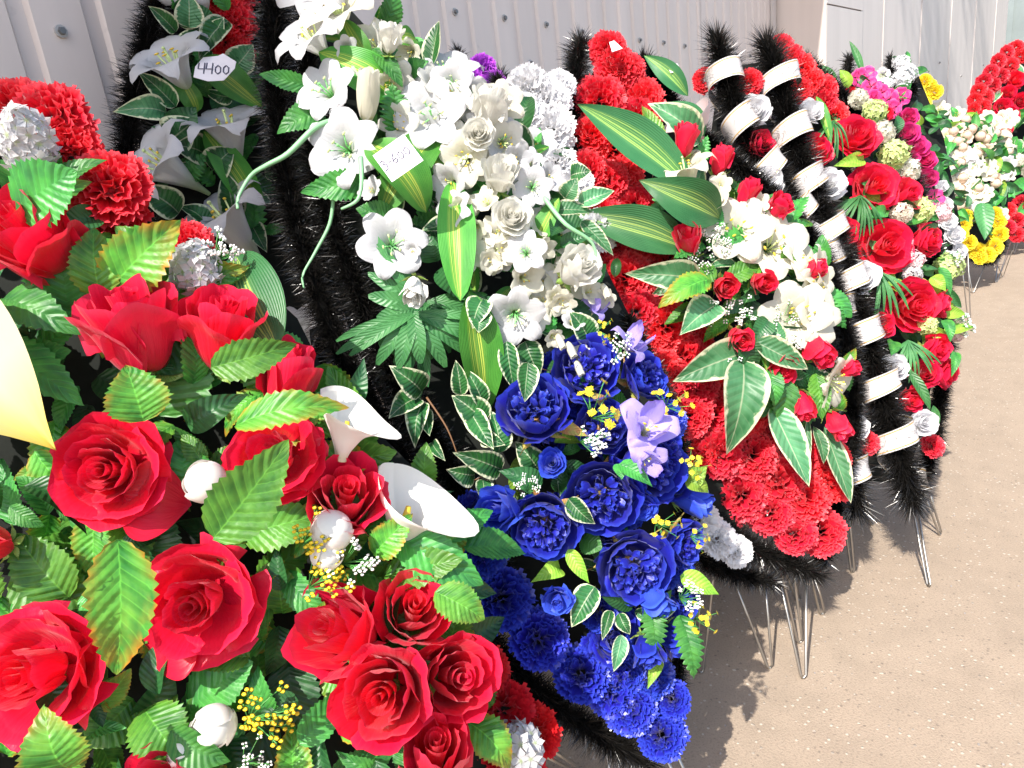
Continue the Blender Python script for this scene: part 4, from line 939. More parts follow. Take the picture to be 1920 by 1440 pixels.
for k, mt, x0, y0, x1, y1, wd, l0, l1 in [
    ('strap', 'leaf_strap', 745, 190, 615, 85, 78, .10, .15), ('strap', 'leaf_strap', 690, 130, 640, 35, 55, .11, .14), ('strap', 'leaf_strap', 690, 270, 800, 395, 95, .13, .13), ('strap', 'leaf_strap', 820, 250, 715, 385, 80, .10, .13), ('strap', 'leaf_strap', 850, 340, 865, 560, 72, .12, .15), ('lance', 'leaf_strap', 880, 545, 925, 785, 88, .13, .12), ('strap', 'leaf_strap', 760, 290, 840, 300, 60, .1, .14),
    ('strap', 'leaf_strap', 1000, 470, 1045, 370, 42, .11, .15), ('lance', 'leaf_strap', 780, 75, 745, 60, 40, .1, .13),
    ('serrate', 'leaf_fern', 590, 165, 485, 138, 38, .09, .1), ('serrate', 'leaf_fern', 610, 215, 522, 240, 60, .09, .11), ('serrate', 'leaf_fern', 690, 345, 572, 355, 60, .1, .12), ('fern', 'leaf_fern', 745, 250, 735, 160, 60, .11, .13), ('serrate', 'leaf_fern', 700, 90, 755, 150, 40, .14, .15), ('serrate', 'leaf_fern', 770, 140, 800, 115, 40, .1, .13), ('serrate', 'leaf_fern', 880, 200, 850, 165, 40, .1, .13),
    ('serrate', 'leaf_fern', 735, 410, 675, 390, 55, .11, .13), ('ovate', 'leaf_dark', 830, 500, 875, 560, 66, .1, .11), ('ovate', 'leaf_dark', 820, 490, 800, 440, 60, .1, .11), ('ovate', 'leaf_dark', 960, 350, 1005, 385, 55, .13, .14), ('ovate', 'leaf_dark', 1055, 420, 1030, 445, 38, .13, .15), ('ovate', 'leaf_dark', 1050, 460, 1110, 435, 30, .13, .15),
    ('ovate', 'leaf_ivy', 905, 560, 885, 610, 50, .13, .14), ('ovate', 'leaf_ivy', 905, 585, 895, 625, 45, .13, .14), ('ovate', 'leaf_ivy', 950, 640, 960, 730, 40, .12, .12), ('ovate', 'leaf_ivy', 985, 640, 1005, 700, 52, .1, .11), ('ovate', 'leaf_ivy', 990, 680, 980, 755, 44, .14, .15),
    ('palm', 'leaf_palm', 785, 575, 690, 600, 230, .10, .11), ('palm', 'leaf_palm', 775, 590, 790, 700, 220, .11, .12), ('palm', 'leaf_palm', 800, 570, 860, 670, 160, .09, .1),
    ('ovate', 'leaf_ivy', 790, 735, 735, 685, 56, .08, .11), ('ovate', 'leaf_ivy', 785, 745, 735, 770, 50, .08, .11), ('ovate', 'leaf_ivy', 795, 755, 770, 825, 44, .08, .1), ('ovate', 'leaf_ivy', 865, 740, 855, 680, 34, .1, .12), ('ovate', 'leaf_ivy', 905, 760, 875, 690, 36, .1, .12), ('ovate', 'leaf_ivy', 910, 790, 855, 745, 60, .1, .12), ('ovate', 'leaf_ivy', 880, 770, 925, 840, 44, .1, .13), ('ovate', 'leaf_ivy', 935, 850, 925, 770, 46, .1, .11), ('ovate', 'leaf_ivy', 940, 880, 858, 850, 52, .1, .13), ('ovate', 'leaf_ivy', 890, 890, 840, 880, 46, .1, .12), ('ovate', 'leaf_ivy', 905, 900, 910, 945, 34, .1, .12), ('ovate', 'leaf_ivy', 810, 830, 830, 860, 26, .08, .11),
    ('ovate', 'leaf_ivy', 1010, 880, 970, 830, 50, .1, .11), ('ovate', 'leaf_dark', 1010, 920, 945, 880, 50, .1, .12), ('pointed', 'leaf_ivy', 1065, 935, 1115, 985, 40, .15, .16), ('ovate', 'leaf_ivy', 1070, 330, 1105, 320, 44, .13, .15), ('ovate', 'leaf_margin', 1060, 372, 1082, 335, 40, .13, .15), ('ovate', 'leaf_margin', 1085, 385, 1150, 350, 40, .13, .15), ('ovate', 'leaf_margin', 1040, 395, 1110, 385, 36, .13, .15), ('ovate', 'leaf_margin', 1090, 415, 1150, 470, 30, .12, .14),
    ('pointed', 'leaf_lime', 1050, 1065, 1008, 1080, 40, .1, .12), ('pointed', 'leaf_lime', 1065, 1030, 1105, 1095, 30, .13, .14), ('ovate', 'leaf_ivy', 1115, 1100, 1070, 1165, 52, .13, .14), ('ovate', 'leaf_ivy', 1145, 1145, 1130, 1190, 24, .13, .15), ('ovate', 'leaf_margin', 1165, 1190, 1155, 1260, 32, .13, .14), ('ovate', 'leaf_ivy', 1160, 1150, 1180, 1190, 28, .13, .14),
    ('fern', 'leaf_fern', 1220, 1135, 1230, 1225, 52, .13, .15), ('fern', 'leaf_fern', 1275, 1155, 1303, 1268, 54, .13, .15), ('pointed', 'leaf_lime', 1275, 1080, 1352, 1112, 40, .12, .14), ('pointed', 'leaf_lime', 1235, 1230, 1215, 1290, 26, .1, .12), ('pointed', 'leaf_lime', 1290, 900, 1325, 875, 40, .12, .14), ('pointed', 'leaf_lime', 1285, 900, 1330, 925, 34, .12, .13), ('pointed', 'leaf_fern', 1160, 870, 1225, 910, 34, .18, .2), ('pointed', 'leaf_fern', 1165, 870, 1165, 895, 30, .18, .19),
    ('pointed', 'sepal_orange', 1040, 790, 1098, 818, 28, .13, .15), ('pointed', 'sepal_orange', 1130, 760, 1110, 735, 22, .13, .15), ('ovate', 'leaf_ivy', 1105, 640, 1070, 585, 52, .12, .14), ('serrate', 'leaf_fern', 1080, 740, 1120, 700, 50, .1, .12), ('serrate', 'leaf_fern', 1090, 1010, 1130, 1030, 50, .1, .12), ('ovate', 'leaf_ivy', 800, 770, 805, 820, 30, .07, .1), ('ovate', 'leaf_ivy', 905, 820, 945, 835, 34, .1, .12)]:
    w2.leaf(k, mt, x0, y0, x1, y1, wd, l0, l1, rnd.uniform(-.3, .3))
w2.vine([(630, 225, .12), (590, 240, .13), (540, 288, .12), (500, 310, .11), (470, 330, .1), (447, 370, .1), (446, 392, .1)], 0.0042, 'vine')
w2.vine([(625, 370, .1), (618, 420, .09), (590, 475, .08), (568, 515, .08), (570, 540, .08)], 0.0028, 'vine')
w2.vine([(676, 295, .15), (678, 340, .16), (670, 375, .16), (640, 392, .15)], 0.0035, 'vine')
w2.vine([(1020, 370, .15), (1060, 420, .17), (1110, 455, .16), (1118, 500, .15)], 0.0035, 'vine')
for a, b in [((800, 745), (860, 860)), ((905, 790), (935, 880)), ((1150, 1130), (1170, 1200)), ((940, 870), (890, 900))]:
    w2.vine([(a[0], a[1], .08), ((a[0]+b[0])/2+8, (a[1]+b[1])/2, .09), (b[0], b[1], .09)], 0.0016, 'stem_brown', 'twig')
_rw = random.Random(12); _pw = [(650, 40), (780, 90), (950, 190), (1040, 370), (1120, 520), (1050, 630), (920, 560), (850, 420), (760, 260)]
_n = 0
while _n < 44:
    x, y = _rw.uniform(650, 1120), _rw.uniform(40, 630); cin = False
    for (ax_, ay_), (bx_, by_) in zip(_pw, _pw[1:]+_pw[:1]):
        if (ay_ > y) != (by_ > y) and x < (bx_-ax_)*(y-ay_)/(by_-ay_)+ax_: cin = not cin
    if cin: _n += 1; w2.flower(_rw.choice(['freesia', 'freesia', 'lily', 'lily']), x, y, _rw.uniform(56, 92), _rw.choice(['ivory', 'cream', 'white']), aim=(_rw.uniform(-.5, .6), _rw.uniform(-.6, .5), 0.8), lift=0.12+_rw.uniform(-.02, .015), split=True)
w2.scatter_leaves(110, GREEN+[('lance', 'leaf_strap', 0.35)], [(650, 40), (780, 70), (950, 200), (1050, 370), (1130, 520), (1050, 640), (900, 600), (780, 480), (680, 300)], (55, 95), seed=9, lo=0.2, hi=0.8)
_rb = random.Random(21); _n = 0; _pb = [(1040, 680), (1190, 640), (1275, 830), (1300, 1020), (1270, 1280), (1150, 1230), (1020, 1090), (930, 930)]
while _n < 24:
    x, y = _rb.uniform(930, 1300), _rb.uniform(640, 1280); cin = False
    for (ax_, ay_), (bx_, by_) in zip(_pb, _pb[1:]+_pb[:1]):
        if (ay_ > y) != (by_ > y) and x < (bx_-ax_)*(y-ay_)/(by_-ay_)+ax_: cin = not cin
    if cin: _n += 1; w2.flower(_rb.choice(['carnation', 'rose', 'peony']), x, y, _rb.uniform(70, 100), 'blue', lift=0.085+_rb.uniform(-.02, .02), split=True)
w2.scatter_leaves(42, [('ovate', 'leaf_dark', 0.5), ('ovate', 'leaf_ivy', 0.5), ('serrate', 'leaf_fern', 0.5), ('pointed', 'leaf_lime', 0.4)], [(1020, 660), (1180, 620), (1280, 850), (1290, 1150), (1200, 1200), (1050, 1080), (930, 900)], (45, 80), seed=10, lo=0.3, hi=0.85)
w2.auto_legs(front=False)
w2.leg((1262, 1400), (1330, 1570), (1240, 1405))
w2.leg((1150, 1380), (1190, 1640), (1130, 1380))

# ---- white carnations squeezed between
w2b = Wreath('wreath of white carnations squeezed between the white and blue wreath and the red carnations',
    [(950, 145), (1040, 140), (1090, 250), (1160, 480), (1290, 750), (1400, 960), (1415, 1060), (1330, 1040), (1200, 900), (1080, 650), (1000, 400), (940, 220)], anchor=(1000, 200, 1.36), dome=0.02, ramp_=0.1)
for x, y, d in [(990, 165, 84), (1025, 190, 92), (982, 215, 86), (1030, 245, 96), (1045, 300, 70), (1050, 160, 60), (1075, 350, 80), (1345, 1010, 78), (1380, 1032, 60), (1310, 975, 76), (1270, 930, 76), (1120, 430, 80)]: w2b.flower('carnation', x, y, d, 'white_carnation', 0.035)
w2b.rim([(932, 150), (950, 250), (1010, 420), (1090, 650), (1200, 890), (1300, 1035), (1380, 1075), (1452, 1092)], 26, 0.0, seed=31)
w2b.scatter_leaves(12, GREEN, None, (40, 60), seed=31); w2b.auto_legs(front=True, back=True)
w2c = Wreath('purple carnation wreath with black tinsel peeping over the white lilies',
    [(858, 105), (950, 130), (1000, 230), (1050, 450), (1180, 800), (1100, 800), (950, 450), (860, 220)], anchor=(905, 130, 1.50), dome=0.02, ramp_=0.1)
for x, y, d in [(905, 128, 52), (885, 150, 50), (925, 160, 54), (900, 190, 60), (940, 230, 60)]: w2c.flower('carnation', x, y, d, 'purple', 0.03)
w2c.rim([(858, 95), (870, 140), (880, 260), (920, 400)], 20, 0.01, seed=32, per_m=9000); w2c.rim([(938, 138), (955, 200), (1000, 330), (1060, 520)], 22, 0.01, seed=33, per_m=9000)
w2c.auto_legs()

# ---- red carnations with white lilies
w3 = Wreath('wreath banked with red carnations around white lilies, red rosebuds and long striped leaves',
    [(1085, 75), (1140, 78), (1240, 180), (1400, 290), (1530, 440), (1590, 600), (1610, 750), (1585, 900), (1560, 1000), (1535, 1055), (1450, 1025), (1330, 935), (1240, 800), (1160, 640), (1090, 450), (1070, 250)], foot=(1475, 1264), dome=0.10, ramp_=0.08)
w3.rim([(1088, 78), (1078, 150), (1070, 240), (1066, 330), (1075, 430), (1100, 560), (1150, 690), (1225, 830), (1315, 950), (1415, 1030), (1535, 1078)], 32, 0.02, seed=41)
w3.rim([(1205, 110), (1250, 180), (1320, 260), (1420, 340), (1530, 460), (1585, 620), (1600, 780), (1570, 930), (1535, 1060)], 26, 0.0, seed=42)
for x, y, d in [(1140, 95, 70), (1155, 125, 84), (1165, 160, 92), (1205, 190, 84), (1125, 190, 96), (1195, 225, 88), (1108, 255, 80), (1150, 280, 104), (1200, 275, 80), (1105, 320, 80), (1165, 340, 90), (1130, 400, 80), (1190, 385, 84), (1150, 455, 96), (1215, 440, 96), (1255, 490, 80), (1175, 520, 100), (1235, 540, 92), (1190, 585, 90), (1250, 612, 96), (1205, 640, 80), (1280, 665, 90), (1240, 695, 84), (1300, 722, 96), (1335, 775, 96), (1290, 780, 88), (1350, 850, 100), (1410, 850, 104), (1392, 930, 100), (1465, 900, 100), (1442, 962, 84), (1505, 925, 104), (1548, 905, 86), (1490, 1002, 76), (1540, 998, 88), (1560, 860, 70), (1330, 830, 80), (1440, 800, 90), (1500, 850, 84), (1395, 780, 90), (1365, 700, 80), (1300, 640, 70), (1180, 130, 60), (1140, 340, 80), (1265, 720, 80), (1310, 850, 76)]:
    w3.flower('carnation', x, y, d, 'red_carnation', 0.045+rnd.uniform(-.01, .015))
for k, x, y, d, c, aim in [('trumpet', 1280, 300, 110, 'cream', (-0.3, 0.75, 0.5)), ('lily', 1385, 425, 128, 'cream', (-0.1, 0.15, 0.95)), ('lily', 1455, 455, 138, 'cream', (0.1, 0.2, 0.95)), ('lily', 1495, 590, 128, 'cream', (-0.1, 0, 0.95)), ('lily', 1540, 590, 110, 'cream', (0.4, 0.1, 0.8)), ('lily', 1575, 720, 110, 'cream', (0.6, -0.3, 0.6)), ('lily', 1510, 490, 100, 'cream', (0.5, 0.3, 0.7)), ('lily', 1300, 420, 0.1, 'cream', None), ('lily', 1545, 500, 80, 'cream', (0.7, 0.1, 0.6)), ('lily', 1535, 530, 80, 'cream', (0.3, -0.2, 0.8)),
        ('rose', 1335, 372, 68, 'cream', (-0.1, 0.2, 1)), ('freesia', 1350, 345, 50, 'cream', None), ('freesia', 1420, 380, 50, 'cream', None), ('calla', 1300, 200, 110, 'foam_pink', (-0.35, 0.7, 0.6)),
        ('bud', 1290, 452, 74, 'red', (-0.3, 0.5, 0.8)), ('bud', 1285, 262, 64, 'red', (0.1, 0.9, 0.4)), ('bud', 1358, 536, 66, 'red', (0, -0.3, 1)), ('bud', 1428, 528, 64, 'red', (0.1, -0.3, 1)), ('bud', 1386, 634, 66, 'red', (0, -0.35, 0.9)), ('bud', 1532, 658, 72, 'red', (0.35, -0.6, 0.7)), ('rose_cup', 1465, 690, 66, 'red', (0.2, -0.4, 0.8)), ('bud', 1506, 760, 58, 'red', (0.1, -0.85, 0.5)), ('bud', 1572, 798, 60, 'red', (0.3, -0.8, 0.5)), ('bud', 1402, 360, 56, 'red', (0.3, 0.7, 0.6)), ('bud', 1352, 300, 58, 'red', (0.2, 0.8, 0.4)), ('rose_cup', 1462, 385, 58, 'red', (0.4, 0.5, 0.7)), ('bud', 1525, 505, 50, 'red', (0.6, 0.2, 0.7)), ('bud', 1590, 690, 44, 'red', (0.6, 0, .6))]:
    if d > 1: w3.flower(k, x, y, d if k != 'calla' else 95, c, 0.135 if k != 'calla' else 0.09, aim, split=True, tipdir=(-0.8, 0.5, 0.3) if k == 'calla' else None)
for x, y in [(1345, 460), (1310, 490), (1395, 590), (1350, 580), (1420, 400), (1470, 600), (1440, 640), (1380, 690), (1500, 640), (1330, 430), (1550, 680)]: w3.flower('sprig', x, y, 54, 'bead_white', 0.12, (rnd.uniform(-.3, .4), rnd.uniform(-.2, .7), .7))
for k, mt, x0, y0, x1, y1, wd, l0, l1 in [
    ('lance', 'leaf_strap_blue', 1300, 355, 1083, 195, 82, .11, .14), ('lance', 'leaf_strap_blue', 1300, 470, 1098, 382, 84, .11, .13), ('lance', 'leaf_strap_blue', 1350, 410, 1205, 335, 84, .12, .15), ('ovate', 'leaf_margin', 1310, 270, 1220, 190, 58, .08, .1), ('serrate', 'leaf_rose', 1240, 290, 1205, 195, 40, .09, .1), ('lance', 'leaf_strap_blue', 1320, 255, 1255, 190, 46, .07, .09), ('lance', 'leaf_strap_blue', 1290, 180, 1210, 100, 40, .03, .04),
    ('ovate', 'leaf_margin', 1310, 525, 1192, 508, 60, .12, .14), ('serrate', 'leaf_rose', 1330, 525, 1236, 572, 56, .14, .15), ('pointed', 'leaf_margin', 1345, 570, 1270, 630, 64, .12, .14), ('ovate', 'leaf_margin', 1410, 655, 1278, 708, 74, .12, .14), ('ovate', 'leaf_margin', 1392, 675, 1378, 842, 88, .13, .15), ('ovate', 'leaf_margin', 1445, 760, 1512, 915, 62, .11, .12), ('lance', 'leaf_margin', 1545, 800, 1592, 945, 42, .1, .11), ('ovate', 'leaf_margin', 1415, 640, 1512, 695, 52, .14, .15), ('lance', 'leaf_margin', 1515, 780, 1514, 890, 14, .1, .12), ('lance', 'leaf_margin', 1525, 800, 1545, 870, 26, .1, .11),
    ('serrate', 'leaf_fern', 1470, 710, 1480, 800, 54, .13, .14), ('serrate', 'leaf_rose', 1530, 700, 1545, 780, 44, .12, .14), ('serrate', 'leaf_fern', 1440, 690, 1455, 760, 40, .13, .14), ('serrate', 'leaf_rose', 1340, 500, 1290, 540, 44, .12, .13), ('ovate', 'leaf_dark', 1395, 640, 1420, 695, 46, .14, .14), ('ovate', 'leaf_dark', 1440, 600, 1415, 640, 40, .13, .14), ('lance', 'leaf_strap', 1420, 610, 1440, 700, 24, .12, .14)]:
    w3.leaf(k, mt, x0, y0, x1, y1, wd, l0, l1, rnd.uniform(-.25, .25))
w3.scatter_leaves(110, [('ovate', 'leaf_margin', 0.5), ('serrate', 'leaf_fern', 0.5), ('serrate', 'leaf_rose', 0.5), ('ovate', 'leaf_dark', 0.5), ('fern', 'leaf_fern', 0.5)], [(1290, 280), (1400, 330), (1540, 470), (1590, 640), (1580, 780), (1480, 760), (1380, 690), (1290, 520), (1260, 380)], (45, 80), seed=19, lo=0.5, hi=0.95)
w3.leg((1365, 1060), (1443, 1254), (1433, 1080)); w3.leg((1455, 1055), (1506, 1273), (1511, 1085))
w3.leg((1480, 1060), (1496, 1127), (1468, 1060), False); w3.leg((1528, 1080), (1541, 1153), (1520, 1080), False)

# ---- the ribbon-wound one
w4 = Wreath('red rose wreath with two black tinsel bands wound in white ribbon',
    [(1335, 75), (1440, 65), (1550, 170), (1670, 220), (1740, 400), (1785, 560), (1780, 700), (1750, 850), (1715, 955), (1600, 955), (1555, 850), (1480, 650), (1380, 450), (1310, 250)], foot=(1670, 1088), dome=0.09, ramp_=0.09)
w4.rim([(1345, 75), (1362, 150), (1388, 235), (1432, 310), (1492, 390), (1548, 480), (1570, 600), (1575, 760), (1588, 870), (1605, 955)], 38, 0.10, seed=51, ribbon=(0.118, 0.046, 3.2))
w4.rim([(1437, 82), (1460, 155), (1478, 230), (1502, 310), (1537, 395), (1572, 475), (1602, 565), (1625, 650), (1652, 745), (1682, 840), (1712, 945)], 40, 0.11, seed=52, ribbon=(0.118, 0.046, 2.4))
w4.rim([(1500, 110), (1600, 200), (1690, 290), (1745, 450), (1772, 620), (1755, 790), (1720, 930)], 22, 0.0, seed=53)
for k, x, y, d, c, aim in [('carnation', 1322, 150, 46, 'red_carnation', None), ('carnation', 1405, 155, 50, 'red_carnation', None), ('rose', 1415, 208, 66, 'white_carnation', None), ('rose', 1426, 272, 72, 'red', (0.3, 0.1, 0.9)), ('rose', 1442, 342, 66, 'white_carnation', None), ('rose', 1490, 400, 60, 'red', None), ('rose', 1515, 440, 60, 'white_carnation', None),
        ('rose', 1520, 210, 62, 'white_carnation', None), ('rose', 1530, 280, 72, 'red', (0.1, 0.1, 1)), ('rose', 1553, 345, 74, 'white_carnation', None), ('rose', 1578, 434, 72, 'red', (-0.1, 0, 1)), ('rose', 1614, 520, 72, 'white_carnation', None), ('rose', 1650, 610, 66, 'red', (0.1, -0.1, 1)), ('rose', 1677, 690, 66, 'white_carnation', None), ('rose', 1707, 748, 64, 'red', (0.1, -0.2, 1)), ('rose', 1732, 792, 62, 'white_carnation', None), ('carnation', 1748, 836, 44, 'red_carnation', None), ('rose', 1600, 800, 60, 'white_carnation', None), ('carnation', 1625, 830, 46, 'red_carnation', None),
        ('rose', 1605, 255, 90, 'red', (-0.1, 0.3, 0.9)), ('rose', 1640, 350, 98, 'red', (0, 0.1, 1)), ('rose', 1700, 368, 76, 'red', (0.3, 0.1, 0.9)), ('rose', 1660, 462, 116, 'red', (0, 0, 1)), ('rose', 1735, 450, 84, 'red', (0.5, 0, 0.8)), ('rose', 1712, 572, 108, 'red', (0.1, -0.1, 1)), ('rose', 1762, 570, 66, 'red', (0.7, 0, 0.6)), ('rose', 1752, 655, 78, 'red', (0.4, -0.1, 0.9)), ('rose', 1772, 700, 74, 'red', (0.6, -0.2, 0.7)), ('rose', 1735, 700, 60, 'red', None),
        ('hydrangea', 1640, 210, 50, 'pale_green', None), ('hydrangea', 1675, 290, 60, 'pale_green', None), ('hydrangea', 1655, 250, 50, 'cream', None), ('hydrangea', 1700, 320, 50, 'cream', None), ('hydrangea', 1725, 395, 54, 'pale_green', None), ('hydrangea', 1690, 400, 44, 'cream', None), ('hydrangea', 1780, 500, 56, 'pale_green', None), ('hydrangea', 1714, 488, 40, 'pale_pink', None), ('hydrangea', 1710, 515, 38, 'white', None), ('hydrangea', 1738, 610, 40, 'pale_green', None), ('hydrangea', 1792, 625, 34, 'pale_pink', None), ('hydrangea', 1765, 400, 40, 'pale_pink', None), ('hydrangea', 1610, 185, 40, 'cream', None)]:
    w4.flower(k, x, y, d, c, aim=aim, lift=0.125 if c == 'white_carnation' else None)
for x, y, d in [(1465, 88, 46), (1480, 110, 54), (1500, 130, 56), (1515, 155, 58), (1540, 170, 60), (1545, 195, 56), (1500, 170, 50), (1565, 215, 54)]: w4.flower('carnation', x, y, d, 'red_carnation', 0.05)
for k, mt, x0, y0, x1, y1, wd in [('blades', 'leaf_palm', 1610, 370, 1600, 440, 90), ('blades', 'leaf_palm', 1645, 510, 1650, 600, 110), ('blades', 'leaf_palm', 1700, 640, 1715, 720, 90), ('blades', 'leaf_palm', 1560, 230, 1555, 300, 60), ('lance', 'leaf_strap', 1530, 180, 1560, 270, 20), ('ovate', 'leaf_lime', 1620, 300, 1582, 300, 28), ('ovate', 'leaf_fern', 1660, 400, 1625, 400, 24), ('ovate', 'leaf_fern', 1675, 640, 1668, 668, 26), ('pointed', 'leaf_lime', 1745, 520, 1775, 545, 26), ('ovate', 'leaf_fern', 1790, 660, 1788, 700, 18), ('ovate', 'leaf_fern', 1770, 600, 1782, 640, 22), ('lance', 'leaf_palm', 1750, 760, 1755, 810, 16), ('lance', 'leaf_palm', 1700, 690, 1745, 770, 20)]:
    w4.leaf(k, mt, x0, y0, x1, y1, wd, 0.11, 0.13)
for x, y in [(1800, 610), (1780, 480), (1590, 300), (1690, 340)]: w4.flower('sprig', x, y, 50, 'bead_white', 0.06, (0.7, 0.3, 0.4))
w4.scatter_leaves(70, [('ovate', 'leaf_fern', 0.5), ('ovate', 'leaf_lime', 0.5), ('lance', 'leaf_palm', 0.3), ('ovate', 'leaf_dark', 0.5)], [(1560, 200), (1660, 230), (1740, 400), (1785, 560), (1770, 750), (1700, 700), (1620, 450)], (34, 60), seed=29, lo=0.4, hi=0.9)
w4.leg((1577, 930), (1598, 1074), (1590, 945)); w4.leg((1705, 920), (1741, 1101), (1720, 950))
w4.leg((1612, 932), (1635, 985), (1620, 925), False); w4.leg((1738, 940), (1762, 1004), (1745, 930), False)

# ---- far end of the row
w6 = Wreath('wreath of pink orchids and magenta roses behind the ribboned wreath',
    [(1582, 110), (1650, 125), (1725, 200), (1765, 320), (1765, 420), (1725, 600), (1660, 640), (1610, 400), (1570, 220)], anchor=(1690, 250, 2.7), dome=0.07, ramp_=0.16)
w6.rim([(1592, 108), (1588, 170), (1600, 260), (1625, 400)], 18, 0.02, seed=61, per_m=7000)
for k, x, y, d, c in [('orchid', 1613, 145, 32, 'pink'), ('orchid', 1625, 140, 34, 'pink'), ('orchid', 1635, 160, 34, 'pink'), ('orchid', 1650, 175, 36, 'pink'), ('orchid', 1665, 185, 36, 'pink'), ('orchid', 1640, 185, 30, 'magenta'), ('orchid', 1690, 180, 34, 'magenta'), ('orchid', 1672, 205, 34, 'pink'), ('rose', 1705, 220, 38, 'magenta'), ('rose', 1700, 250, 50, 'magenta'), ('rose', 1720, 275, 52, 'magenta'), ('rose', 1735, 300, 44, 'magenta'), ('rose', 1705, 300, 44, 'magenta'), ('rose', 1740, 335, 46, 'magenta'), ('orchid', 1655, 140, 26, 'white'), ('hydrangea', 1630, 205, 36, 'cream'), ('rose', 1595, 175, 30, 'red'), ('rose', 1597, 205, 30, 'red'), ('orchid', 1755, 370, 34, 'pink'), ('orchid', 1750, 400, 34, 'magenta'), ('rose', 1660, 215, 30, 'red')]: w6.flower(k, x, y, d, c)
w6.leaf('lance', 'leaf_palm', 1618, 140, 1593, 76, 14, .05, .05); w6.leaf('lance', 'leaf_palm', 1570, 160, 1540, 120, 14, .05, .05); w6.leaf('ovate', 'leaf_lime', 1590, 165, 1575, 130, 22, .05, .06)
w6.scatter_leaves(36, [('ovate', 'leaf_fern', 0.5), ('ovate', 'leaf_dark', 0.5), ('lance', 'leaf_palm', 0.35), ('ovate', 'leaf_lime', 0.5)], None, (26, 46), seed=39, lo=0.3, hi=0.9); w6.auto_legs()
w7 = Wreath('white hydrangea wreath with a black tinsel tip beside the yellow carnations',
    [(1660, 105), (1720, 115), (1775, 250), (1812, 440), (1795, 520), (1740, 520), (1690, 300)], anchor=(1700, 160, 3.3), dome=0.06, ramp_=0.16)
w7.rim([(1668, 108), (1672, 150), (1690, 220)], 13, 0.02, seed=71, per_m=6000); w7.rim([(1710, 145), (1713, 160), (1716, 175)], 11, 0.02, seed=72, per_m=6000)
for k, x, y, d, c in [('hydrangea', 1688, 120, 34, 'white_carnation'), ('hydrangea', 1698, 140, 44, 'white_carnation'), ('hydrangea', 1680, 150, 34, 'white_carnation'), ('hydrangea', 1665, 158, 24, 'white_carnation'), ('hydrangea', 1690, 168, 26, 'white_carnation'), ('rose', 1778, 415, 34, 'white_carnation'), ('rose', 1790, 440, 40, 'white_carnation'), ('rose', 1770, 385, 34, 'white_carnation'), ('rose', 1800, 470, 30, 'white_carnation'), ('rose', 1785, 485, 34, 'white_carnation'), ('rose', 1765, 350, 30, 'white_carnation')]: w7.flower(k, x, y, d, c)
w7.scatter_leaves(60, [('ovate', 'leaf_fern', 0.5), ('ovate', 'leaf_dark', 0.5)], None, (22, 38), seed=49, lo=0.3, hi=0.8); w7.auto_legs()
w8 = Wreath('wreath of peach tulips and white lilies ending in yellow carnations',
    [(1735, 190), (1765, 185), (1850, 215), (1905, 290), (1900, 400), (1870, 480), (1840, 490), (1800, 460), (1765, 390), (1730, 260)], foot=(1835, 548), dome=0.10, ramp_=0.3)
for x, y, d in [(1735, 152, 27), (1722, 172, 27), (1752, 172, 30), (1735, 192, 24), (1745, 160, 24), (1806, 420, 30), (1800, 440, 30), (1815, 455, 30), (1832, 470, 30), (1850, 478, 30), (1866, 462, 30), (1874, 440, 30), (1872, 415, 28), (1866, 400, 26), (1812, 405, 24), (1838, 482, 26)]: w8.flower('carnation', x, y, d, 'yellow', 0.08)
_r8 = random.Random(5)
for i in range(150):
    x, y = _r8.uniform(1715, 1895), _r8.uniform(185, 405)
    if x-1722 < (y-300)*0.55 or y < 200+0.10*(x-1740): continue
    k, c, d = _r8.choice([('lily', 'cream', 34), ('lily', 'white', 36), ('ball', 'peach', 18), ('ball', 'peach', 17), ('freesia', 'peach', 24), ('lily', 'cream', 32), ('lily', 'cream', 30)])
    w8.flower(k, x, y, d, c)
w8.scatter_leaves(120, [('ovate', 'leaf_fern', 0.5), ('ovate', 'leaf_fern', 0.5), ('ovate', 'leaf_lime', 0.5), ('ovate', 'leaf_dark', 0.5)], [(1735, 200), (1840, 210), (1895, 290), (1890, 390), (1850, 440), (1800, 410), (1750, 330)], (20, 34), seed=59, lo=0.5, hi=1.05)
w8.leaf('ovate', 'leaf_palm', 1840, 380, 1843, 452, 34, .14, .14)
w8.rim([(1795, 430), (1805, 465), (1840, 492), (1872, 478), (1885, 440)], 11, 0.0, seed=81, per_m=5000)
w8.leg((1812, 480), (1824, 550), (1846, 498)); w8.leg((1866, 485), (1880, 520), (1898, 470)); w8.auto_legs(front=False)
w9 = Wreath('red carnation and rose wreath standing last before the grey pavilion',
    [(1915, 85), (1990, 90), (2040, 250), (2000, 420), (1930, 470), (1890, 440), (1850, 330), (1815, 225), (1850, 150)], anchor=(1890, 200, 5.0), dome=0.12, ramp_=0.3)
for x, y, d in [(1905, 88, 26), (1888, 98, 26), (1915, 105, 28), (1872, 115, 28), (1895, 122, 28), (1858, 135, 28), (1878, 142, 28), (1845, 152, 28), (1862, 160, 28), (1835, 170, 28), (1850, 180, 28), (1828, 188, 26), (1842, 200, 28), (1826, 205, 24), (1890, 395, 30), (1905, 415, 32), (1890, 425, 30), (1915, 380, 32), (1905, 440, 30), (1930, 440, 32), (1950, 100, 32), (1980, 130, 32)]: w9.flower('carnation', x, y, d, 'red_carnation' if y > 10 else 'red', 0.10)
